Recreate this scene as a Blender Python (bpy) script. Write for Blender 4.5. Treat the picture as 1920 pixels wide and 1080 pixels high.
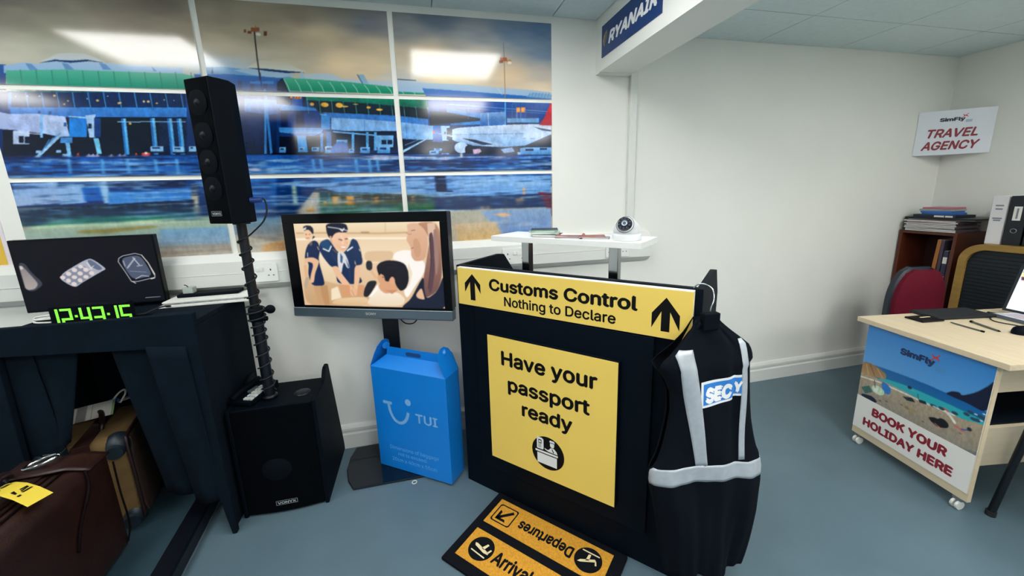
import bpy, bmesh, math, random
import numpy as np
from mathutils import Matrix, Vector, geometry

S = bpy.context.scene
for o in list(bpy.data.objects):
    bpy.data.objects.remove(o)
COL = S.collection
R = math.radians

# ------------------------------------------------------------------ camera
cam_d = bpy.data.cameras.new('camera')
cam_d.sensor_width = 36.0
cam_d.lens = 13.5
cam_d.shift_y = -0.01443
cam_d.clip_start = 0.02
cam = bpy.data.objects.new('camera', cam_d)
COL.objects.link(cam)
cam.matrix_world = Matrix(((0.972298, 0.073675, -0.22183, 0.0),
                           (-0.232031, 0.189493, -0.954073, -2.087595),
                           (-0.028256, 0.979114, 0.201338, 1.36184),
                           (0, 0, 0, 1)))
S.camera = cam

# ------------------------------------------------------------------ light, exposure
W = bpy.data.worlds.new('world')
S.world = W
W.use_nodes = True
W.node_tree.nodes['Background'].inputs[0].default_value = (0.55, 0.65, 0.75, 1)
W.node_tree.nodes['Background'].inputs[1].default_value = 0.05
S.view_settings.view_transform = 'Standard'
S.view_settings.look = 'None'
S.view_settings.gamma = 1.0
S.view_settings.use_curve_mapping = False
S.view_settings.exposure = 0.58
LIGHT_STRENGTH = 11.0
LEFT_Z, RIGHT_Z = 2.25, 2.2
# centres of the square ceiling lights (x, y); far rows unseen, added as fill
LIGHT_SPOTS = [(-1.48, -.855), (.305, -.855), (-1.399, -2.075), (.431, -2.075), (-3.229, -2.075), (-1.399, -3.905), (.431, -3.905), (-1.399, -5.735), (.431, -5.735), (1.703, -1.875), (2.923, -1.875), (1.703, -3.705), (2.923, -3.705), (1.703, -5.535)]

# ------------------------------------------------------------------ helpers
def lin(h):
    if isinstance(h, str):
        c = [int(h[i:i + 2], 16) / 255 for i in (0, 2, 4)]
    else:
        c = [v / 255 for v in h]
    return tuple(v / 12.92 if v <= 0.04045 else ((v + 0.055) / 1.055) ** 2.4 for v in c)

MATS = {}
def mat(name, col, rough=0.6, metal=0.0, noise=0.0, nscale=40.0, bump=0.0, bscale=200.0, emit=0.0, spec=0.5, coat=0.0, stretch=None):
    if name in MATS:
        return MATS[name]
    m = bpy.data.materials.new(name)
    m.use_nodes = True
    nt = m.node_tree
    b = nt.nodes['Principled BSDF']
    c = lin(col)
    b.inputs['Base Color'].default_value = (*c, 1)
    b.inputs['Roughness'].default_value = rough
    b.inputs['Metallic'].default_value = metal
    b.inputs['Specular IOR Level'].default_value = spec
    b.inputs['Coat Weight'].default_value = coat
    b.inputs['Coat Roughness'].default_value = 0.08
    if emit:
        b.inputs['Emission Color'].default_value = (*c, 1)
        b.inputs['Emission Strength'].default_value = emit
    if noise or bump:
        tc = nt.nodes.new('ShaderNodeTexCoord')
        mp = nt.nodes.new('ShaderNodeMapping')
        if stretch:
            mp.inputs['Scale'].default_value = stretch
        nt.links.new(tc.outputs['Object'], mp.inputs['Vector'])
    if noise:
        n = nt.nodes.new('ShaderNodeTexNoise')
        n.inputs['Scale'].default_value = nscale
        n.inputs['Detail'].default_value = 5
        nt.links.new(mp.outputs[0], n.inputs['Vector'])
        r = nt.nodes.new('ShaderNodeValToRGB')
        r.color_ramp.elements[0].position = 0.3
        r.color_ramp.elements[1].position = 0.7
        r.color_ramp.elements[0].color = (*[v * (1 - noise) for v in c], 1)
        r.color_ramp.elements[1].color = (*[min(1, v * (1 + noise)) for v in c], 1)
        nt.links.new(n.outputs['Fac'], r.inputs[0])
        nt.links.new(r.outputs[0], b.inputs['Base Color'])
    if bump:
        n2 = nt.nodes.new('ShaderNodeTexNoise')
        n2.inputs['Scale'].default_value = bscale
        n2.inputs['Detail'].default_value = 4
        nt.links.new(mp.outputs[0], n2.inputs['Vector'])
        bp = nt.nodes.new('ShaderNodeBump')
        bp.inputs['Strength'].default_value = bump
        bp.inputs['Distance'].default_value = 0.003
        nt.links.new(n2.outputs['Fac'], bp.inputs['Height'])
        nt.links.new(bp.outputs[0], b.inputs['Normal'])
    MATS[name] = m
    return m

def print_mat(name, rough=0.3, emit=0.0, spec=0.5, coat=0.0):
    """printed / displayed picture: colours come from the mesh's own Col attribute"""
    if name in MATS:
        return MATS[name]
    m = bpy.data.materials.new(name)
    m.use_nodes = True
    nt = m.node_tree
    b = nt.nodes['Principled BSDF']
    a = nt.nodes.new('ShaderNodeVertexColor')
    a.layer_name = 'Col'
    b.inputs['Roughness'].default_value = rough
    b.inputs['Specular IOR Level'].default_value = spec
    b.inputs['Coat Weight'].default_value = coat
    b.inputs['Coat Roughness'].default_value = 0.06
    if emit:
        b.inputs['Base Color'].default_value = (0.01, 0.01, 0.012, 1)
        nt.links.new(a.outputs['Color'], b.inputs['Emission Color'])
        b.inputs['Emission Strength'].default_value = emit
    else:
        nt.links.new(a.outputs['Color'], b.inputs['Base Color'])
    MATS[name] = m
    return m

TEXT_CACHE = {}
try:      # the plain sans that ships with Blender itself; falls back to the built-in one
    SANS = bpy.data.fonts.load(bpy.utils.system_resource('DATAFILES', path='fonts') + '/Inter.woff2')
except Exception:
    SANS = None
def glyphs(s, bold, shear):
    k = (s, bold, shear)
    if k not in TEXT_CACHE:
        cu = bpy.data.curves.new('lettering', 'FONT')
        cu.body = s
        if SANS:
            cu.font = SANS
        cu.shear = shear
        cu.resolution_u = 4
        cu.fill_mode = 'NONE'
        cu.dimensions = '2D'
        ob = bpy.data.objects.new('lettering', cu)
        COL.objects.link(ob)
        dg = bpy.context.evaluated_depsgraph_get()
        dg.update()
        me = bpy.data.meshes.new_from_object(ob.evaluated_get(dg))
        # outlines as directed loops; heavier strokes by joining shifted copies; then one clean fill
        nb = {}
        for e in me.edges:
            p, q = e.vertices
            nb.setdefault(p, []).append(q)
            nb.setdefault(q, []).append(p)
        loops, seen = [], set()
        for p in range(len(me.vertices)):
            if p in seen or p not in nb:
                continue
            lp, cur, prev = [p], min(nb[p]), p
            while cur != p and cur not in lp[1:]:
                lp.append(cur)
                nxt = [q for q in nb[cur] if q != prev]
                if not nxt:
                    break
                prev, cur = cur, nxt[0]
            seen.update(lp)
            loops.append([(me.vertices[q].co.x, me.vertices[q].co.y) for q in lp])
        pv, pe, dirs = [], [], []
        for dx, dz in ((0, 0), (1, .3), (-1, -.3), (.3, -1), (-.3, 1))[:5 if bold else 1]:
            for lp in loops:
                k0, m_ = len(pv), len(lp)
                pv += [Vector((x + dx * bold, y + dz * bold)) for x, y in lp]
                pe += [(k0 + i, k0 + (i + 1) % m_) for i in range(m_)]
        E_ = np.array([(pv[i].x, pv[i].y, pv[j].x, pv[j].y) for i, j in pe])
        ov, _oe, of = geometry.delaunay_2d_cdt(pv, pe, [], 0, 1e-5)[:3]
        vs = [(v.x, v.y) for v in ov]
        fs = []
        for f in of:
            cx = sum(ov[i].x for i in f) / len(f)
            cy = sum(ov[i].y for i in f) / len(f)
            y0, y1 = E_[:, 1], E_[:, 3]
            up = (y0 <= cy) & (y1 > cy)
            dn = (y1 <= cy) & (y0 > cy)
            with np.errstate(divide='ignore', invalid='ignore'):
                xi = E_[:, 0] + (cy - y0) / (y1 - y0) * (E_[:, 2] - E_[:, 0])
            if int((up & (xi > cx)).sum()) - int((dn & (xi > cx)).sum()) != 0:
                fs.append(tuple(f))
        bpy.data.objects.remove(ob)
        bpy.data.curves.remove(cu)
        bpy.data.meshes.remove(me)
        TEXT_CACHE[k] = (vs, fs)
    return TEXT_CACHE[k]

class MB:
    """collects shapes and links them as ONE mesh object"""
    def __init__(self, *mats):
        self.v, self.f, self.mi, self.sm = [], [], [], []
        self.mats = list(mats)
        self.M = None
    def midx(self, m):
        if m is None:
            return 0
        if m not in self.mats:
            self.mats.append(m)
        return self.mats.index(m)
    def add(self, vs, fs, m=None, smooth=False):
        k = len(self.v)
        i = self.midx(m)
        for p in vs:
            p = Vector(p)
            if self.M is not None:
                p = self.M @ p
            self.v.append(tuple(p))
        for f in fs:
            self.f.append(tuple(a + k for a in f))
            self.mi.append(i)
            self.sm.append(smooth)
        return self
    def box(self, x0, x1, y0, y1, z0, z1, m=None):
        vs = [(x, y, z) for z in (z0, z1) for y in (y0, y1) for x in (x0, x1)]
        fs = [(0, 2, 3, 1), (4, 5, 7, 6), (0, 1, 5, 4), (2, 6, 7, 3), (0, 4, 6, 2), (1, 3, 7, 5)]
        return self.add(vs, fs, m)
    def prism(self, poly, axis, a0, a1, m=None):
        """poly 2D; axis 'x': poly=(y,z), 'y': poly=(x,z), 'z': poly=(x,y)"""
        n = len(poly)
        def mk(p, a):
            return {'x': (a, p[0], p[1]), 'y': (p[0], a, p[1]), 'z': (p[0], p[1], a)}[axis]
        vs = [mk(p, a0) for p in poly] + [mk(p, a1) for p in poly]
        fs = [tuple(range(n - 1, -1, -1)), tuple(range(n, 2 * n))]
        fs += [(i, (i + 1) % n, n + (i + 1) % n, n + i) for i in range(n)]
        return self.add(vs, fs, m)
    def flat(self, poly, fn, m=None):
        """flat polygon mapped by fn(u, v) -> 3D"""
        return self.add([fn(*p) for p in poly], [tuple(range(len(poly)))], m)
    def cyl(self, p0, p1, r0, r1=None, n=20, m=None, caps=True):
        r1 = r0 if r1 is None else r1
        p0, p1 = Vector(p0), Vector(p1)
        d = (p1 - p0).normalized()
        a = d.orthogonal().normalized()
        b = d.cross(a)
        ring = lambda c, r: [c + (a * math.cos(2 * math.pi * i / n) + b * math.sin(2 * math.pi * i / n)) * r for i in range(n)]
        A, B = ring(p0, r0), ring(p1, r1)
        self.add(A + B, [(i, (i + 1) % n, n + (i + 1) % n, n + i) for i in range(n)], m, True)
        if caps:
            self.add(A, [tuple(range(n - 1, -1, -1))], m)
            self.add(B, [tuple(range(n))], m)
        return self
    def tube(self, pts, r, n=8, m=None):
        pts = [Vector(p) for p in pts]
        k = len(pts)
        rings = []
        a = None
        for i, p in enumerate(pts):
            d = (pts[min(i + 1, k - 1)] - pts[max(i - 1, 0)])
            d = d.normalized() if d.length > 1e-9 else Vector((0, 0, 1))
            a = d.orthogonal().normalized() if a is None else (a - d * a.dot(d)).normalized()
            b = d.cross(a)
            rings += [p + (a * math.cos(2 * math.pi * j / n) + b * math.sin(2 * math.pi * j / n)) * r for j in range(n)]
        fs = [(i * n + j, i * n + (j + 1) % n, (i + 1) * n + (j + 1) % n, (i + 1) * n + j) for i in range(k - 1) for j in range(n)]
        fs += [tuple(range(n - 1, -1, -1)), tuple((k - 1) * n + j for j in range(n))]
        return self.add(rings, fs, m, True)
    def lathe(self, prof, n=32, m=None, c=(0, 0, 0)):
        vs = [(c[0] + r * math.cos(2 * math.pi * j / n), c[1] + r * math.sin(2 * math.pi * j / n), c[2] + z) for r, z in prof for j in range(n)]
        fs = [(i * n + j, i * n + (j + 1) % n, (i + 1) * n + (j + 1) % n, (i + 1) * n + j) for i in range(len(prof) - 1) for j in range(n)]
        return self.add(vs, fs, m, True)
    def ball(self, c, rx, ry, rz, m=None, nu=20, nv=12):
        vs, fs = [], []
        for i in range(nv + 1):
            t = math.pi * i / nv
            for j in range(nu):
                p = 2 * math.pi * j / nu
                vs.append((c[0] + rx * math.sin(t) * math.cos(p), c[1] + ry * math.sin(t) * math.sin(p), c[2] + rz * math.cos(t)))
        for i in range(nv):
            for j in range(nu):
                fs.append((i * nu + j, (i + 1) * nu + j, (i + 1) * nu + (j + 1) % nu, i * nu + (j + 1) % nu))
        return self.add(vs, fs, m, True)
    def grid(self, fn, nu, nv, m=None, smooth=True, closed_u=False):
        vs = [fn(i / nu, j / nv) for j in range(nv + 1) for i in range(nu + 1)]
        fs = [(j * (nu + 1) + i, j * (nu + 1) + i + 1, (j + 1) * (nu + 1) + i + 1, (j + 1) * (nu + 1) + i) for j in range(nv) for i in range(nu)]
        return self.add(vs, fs, m, smooth)
    def text(self, s, fn, x, z, width, cap, m, bold=0.0, shear=0.0):
        """lettering: baseline start (x, z), total width, cap height; fn(u, v) -> 3D"""
        vs, fs = glyphs(s, bold, shear)
        hv, _ = glyphs('H', bold, 0.0)
        ch = max(p[1] for p in hv) - min(p[1] for p in hv)
        x0 = min(p[0] for p in vs)
        x1 = max(p[0] for p in vs)
        kx, kz = width / (x1 - x0), cap / ch
        return self.add([fn(x + (p[0] - x0) * kx, z + p[1] * kz) for p in vs], fs, m)
    def build(self, name, parent=None, loc=None, rz=0.0, bevel=0.0, segs=2, solid=0.0, sub=0):
        me = bpy.data.meshes.new(name)
        me.from_pydata(self.v, [], self.f)
        for m in self.mats:
            me.materials.append(m)
        me.polygons.foreach_set('material_index', self.mi)
        me.polygons.foreach_set('use_smooth', self.sm)
        me.update()
        o = bpy.data.objects.new(name, me)
        COL.objects.link(o)
        if parent is not None:
            o.parent = parent
        if loc is not None:
            o.location = loc
        if rz:
            o.rotation_euler = (0, 0, rz)
        if solid:
            md = o.modifiers.new('thickness', 'SOLIDIFY')
            md.thickness = solid
            md.offset = 0
        if bevel:
            md = o.modifiers.new('bevel', 'BEVEL')
            md.width = bevel
            md.segments = segs
            md.limit_method = 'ANGLE'
            md.angle_limit = R(40)
            md.harden_normals = False
        if sub:
            md = o.modifiers.new('subdivision', 'SUBSURF')
            md.levels = sub
            md.render_levels = sub
        return o

def tag(o, label, cat, group=None):
    o['label'] = label
    o['category'] = cat
    if group:
        o['group'] = group
    return o
def thing(name, label, cat, loc=(0, 0, 0), rz=0.0, group=None):
    o = bpy.data.objects.new(name, None)
    COL.objects.link(o)
    o.location = loc
    o.rotation_euler = (0, 0, rz)
    return tag(o, label, cat, group)
def struct(o, label=None):
    o['kind'] = 'structure'
    if label:
        o['label'] = label
    return o

# ------------------------------------------------------------------ picture raster (colours for printed and displayed pictures)
def snoise(rng, nx, nz, kx, kz):
    a = rng.random((kz + 2, kx + 2))
    xi = np.linspace(0, kx, nx)
    zi = np.linspace(0, kz, nz)
    x0 = xi.astype(int); z0 = zi.astype(int)
    fx = xi - x0; fz = zi - z0
    fx = fx * fx * (3 - 2 * fx); fz = fz * fz * (3 - 2 * fz)
    A = a[z0][:, x0]; B = a[z0][:, x0 + 1]; Cc = a[z0 + 1][:, x0]; D = a[z0 + 1][:, x0 + 1]
    return (A * (1 - fx) + B * fx) * (1 - fz)[:, None] + (Cc * (1 - fx) + D * fx) * fz[:, None]
def rgb(h):
    return np.array([int(h[i:i + 2], 16) for i in (0, 2, 4)], float)
def raster(ops, x0, x1, z0, z1, step):
    """paint the ops (units mm) at half the step, return colours on the step grid, row 0 at z0"""
    h = step / 2
    nx, nz = int(round((x1 - x0) / h)) + 1, int(round((z1 - z0) / h)) + 1
    X = x0 + np.arange(nx) * h
    Z = z0 + np.arange(nz) * h
    img = np.full((nz, nx, 3), 128.0)
    def sl(a0, a1, b0, b1):
        i0, i1 = max(0, int((a0 - x0) / h) - 1), min(nx, int((a1 - x0) / h) + 2)
        j0, j1 = max(0, int((b0 - z0) / h) - 1), min(nz, int((b1 - z0) / h) + 2)
        return i0, i1, j0, j1
    for k, c, c2, d in ops:
        if k == 's':
            num = np.zeros((nz, nx, 3)); den = np.zeros((nz, nx))
            for col, px, pz in c:
                w = 1 / (((X[None, :] - px) ** 2 * 0.45 + (Z[:, None] - pz) ** 2 * 1.6 + 900.0) ** 1.5)
                num += w[..., None] * rgb(col) * 1.18; den += w
            img = num / den[..., None]
        elif k == 'w':
            rng = np.random.default_rng(c2[0])
            nmap = snoise(rng, nx, nz, 14, 22) + 0.6 * snoise(rng, nx, nz, 40, 60) - 0.8
            i0, i1, j0, j1 = sl(d[0], d[2], min(d[1], d[3]), max(d[1], d[3]))
            img[j0:j1, i0:i1] += (nmap[j0:j1, i0:i1] * c2[1])[..., None] * np.array([1.1, 1.0, 0.85])
        elif k in 'plq':
            p = np.array(d, float).reshape(-1, 2)
            if k == 'q':          # rounded outline
                for _ in range(3):
                    q = np.roll(p, -1, 0)
                    p = np.stack([p * .8 + q * .2, p * .2 + q * .8], 1).reshape(-1, 2)
            if k == 'l':
                wd = c2 / 2
                i0, i1, j0, j1 = sl(p[:, 0].min() - wd, p[:, 0].max() + wd, p[:, 1].min() - wd, p[:, 1].max() + wd)
                if i1 <= i0 or j1 <= j0:
                    continue
                gx, gz = np.meshgrid(X[i0:i1], Z[j0:j1])
                best = np.full(gx.shape, 1e9)
                for a, b in zip(p[:-1], p[1:]):
                    e = b - a
                    t = np.clip(((gx - a[0]) * e[0] + (gz - a[1]) * e[1]) / max(1e-9, e @ e), 0, 1)
                    best = np.minimum(best, np.hypot(gx - a[0] - t * e[0], gz - a[1] - t * e[1]))
                al = np.clip((wd - best) / h + 0.5, 0, 1)[..., None]
                img[j0:j1, i0:i1] = img[j0:j1, i0:i1] * (1 - al) + rgb(c) * al
            else:
                i0, i1, j0, j1 = sl(p[:, 0].min(), p[:, 0].max(), p[:, 1].min(), p[:, 1].max())
                if i1 <= i0 or j1 <= j0:
                    continue
                gx, gz = np.meshgrid(X[i0:i1], Z[j0:j1])
                ins = np.zeros(gx.shape, bool)
                q = np.roll(p, -1, 0)
                for a, b in zip(p, q):
                    if a[1] == b[1]:
                        continue
                    cr = ((a[1] > gz) != (b[1] > gz)) & (gx < (b[0] - a[0]) * (gz - a[1]) / (b[1] - a[1]) + a[0])
                    ins ^= cr
                zz = np.clip((p[:, 1].max() - gz) / max(1, p[:, 1].max() - p[:, 1].min()), 0, 1)[..., None]
                colr = rgb(c) * (1 - zz) + rgb(c2) * zz
                img[j0:j1, i0:i1][ins] = colr[ins]
        elif k == 'e':
            i0, i1, j0, j1 = sl(d[0] - d[2], d[0] + d[2], d[1] - d[3], d[1] + d[3])
            if i1 <= i0 or j1 <= j0:
                continue
            gx, gz = np.meshgrid(X[i0:i1], Z[j0:j1])
            r = np.hypot((gx - d[0]) / d[2], (gz - d[1]) / d[3])
            al = np.clip((1 - r) * min(d[2], d[3]) / h + 0.5, 0, 1)[..., None]
            img[j0:j1, i0:i1] = img[j0:j1, i0:i1] * (1 - al) + rgb(c) * al
        elif k == 'n':
            rng = np.random.default_rng(c2[0])
            nmap = 0.45 * snoise(rng, nx, nz, 16, 150) + 0.25 * snoise(rng, nx, nz, 70, 230) + 0.3 * snoise(rng, nx, nz, 7, 40)
            i0, i1, j0, j1 = sl(min(d[0], d[2]), max(d[0], d[2]), min(d[1], d[3]), max(d[1], d[3]))
            al = np.clip((nmap[j0:j1, i0:i1] - c2[2] + 0.09) / 0.18, 0, 1)[..., None] * c2[1]
            img[j0:j1, i0:i1] = img[j0:j1, i0:i1] * (1 - al) + rgb(c) * al
        elif k == 't':
            rng = np.random.default_rng(c2[0])
            nmap = (snoise(rng, nx, nz, 90, 42) + snoise(rng, nx, nz, 260, 60) + .8 * snoise(rng, nx, nz, 500, 240)) / 2.8 - .5
            i0, i1, j0, j1 = sl(min(d[0], d[2]), max(d[0], d[2]), min(d[1], d[3]), max(d[1], d[3]))
            img[j0:j1, i0:i1] *= (1 + c2[1] * nmap[j0:j1, i0:i1])[..., None]
        elif k == 'r':      # soft focus inside one region
            i0, i1, j0, j1 = sl(min(d[0], d[2]), max(d[0], d[2]), min(d[1], d[3]), max(d[1], d[3]))
            sub = img[j0:j1, i0:i1]
            for _ in range(c2[0]):
                g = np.pad(sub, ((1, 1), (3, 3), (0, 0)), mode='edge')
                g = (g[:-2] + 2 * g[1:-1] + g[2:]) / 4
                sub = (g[:, :-6] + g[:, 1:-5] + g[:, 2:-4] + g[:, 3:-3] + g[:, 4:-2] + g[:, 5:-1] + g[:, 6:]) / 7
            img[j0:j1, i0:i1] = sub
        elif k == 'c':
            grey = img.mean(2, keepdims=True)
            img = np.clip(grey + (img - grey) * c2[0], 0, 255)
            img = img * (1 - c2[1]) + (255 * (img / 255) ** 2 * (3 - 2 * img / 255)) * c2[1]
        elif k == 'b':
            for _ in range(d[0]):
                g = np.pad(img, ((1, 1), (1, 1), (0, 0)), mode='edge')
                g = (g[:-2] + 2 * g[1:-1] + g[2:]) / 4
                img = (g[:, :-2] + 2 * g[:, 1:-1] + g[:, 2:]) / 4
    g = np.pad(img, ((1, 1), (1, 1), (0, 0)), mode='edge')
    g = (g[:-2] + 2 * g[1:-1] + g[2:]) / 4
    img = (g[:, :-2] + 2 * g[:, 1:-1] + g[:, 2:]) / 4
    img = np.clip(img[::2, ::2], 0, 255) / 255
    return np.where(img <= 0.04045, img / 12.92, ((img + 0.055) / 1.055) ** 2.4)
def picture(name, colr, w, h, material, parent=None, loc=None, back=None, thick=0.0):
    """a picture in the local x-z plane facing -y, colours per vertex; optional board behind it"""
    nz, nx = colr.shape[:2]
    xs, zs = np.meshgrid(np.linspace(0, w, nx), np.linspace(0, h, nz))
    co = np.stack([xs.ravel(), np.zeros(nx * nz), zs.ravel()], 1)
    idx = np.arange(nx * nz).reshape(nz, nx)
    q = np.stack([idx[:-1, :-1].ravel(), idx[:-1, 1:].ravel(), idx[1:, 1:].ravel(), idx[1:, :-1].ravel()], 1)
    ex = [] if back is None else [(0, 0, 0), (w, 0, 0), (w, 0, h), (0, 0, h), (0, thick, 0), (w, thick, 0), (w, thick, h), (0, thick, h)]
    k = nx * nz
    fs = q.tolist()
    n1 = len(fs)
    if ex:
        co = np.concatenate([co, np.array(ex)])
        fs += [[k + 5, k + 4, k + 7, k + 6], [k, k + 4, k + 5, k + 1], [k + 1, k + 5, k + 6, k + 2], [k + 2, k + 6, k + 7, k + 3], [k + 3, k + 7, k + 4, k]]
    me = bpy.data.meshes.new(name)
    me.from_pydata(co.tolist(), [], fs)
    at = me.color_attributes.new('Col', 'FLOAT_COLOR', 'POINT')
    cc = np.ones((len(co), 4), np.float32)
    cc[:k, :3] = colr.reshape(-1, 3)
    at.data.foreach_set('color', cc.ravel())
    me.materials.append(material)
    if ex:
        me.materials.append(back)
        mi = np.zeros(len(fs), np.int32)
        mi[n1:] = 1
        me.polygons.foreach_set('material_index', mi)
    me.update()
    o = bpy.data.objects.new(name, me)
    COL.objects.link(o)
    if parent is not None:
        o.parent = parent
    if loc is not None:
        o.location = loc
    return o
def inst(o, parent=None, loc=None):
    c = o.copy()
    COL.objects.link(c)
    if parent is not None:
        c.parent = parent
    if loc is not None:
        c.location = loc
    return c
def curl(pts, n=8):
    """Catmull-Rom through 3D points"""
    P = [Vector(p) for p in pts]
    P = [P[0]] + P + [P[-1]]
    out = []
    for i in range(1, len(P) - 2):
        for k in range(n):
            t = k / n
            a, b, c, d = P[i - 1], P[i], P[i + 1], P[i + 2]
            out.append(0.5 * ((2 * b) + (c - a) * t + (2 * a - 5 * b + 4 * c - d) * t * t + (3 * b - a - 3 * c + d) * t ** 3))
    out.append(P[-2])
    return out
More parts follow.
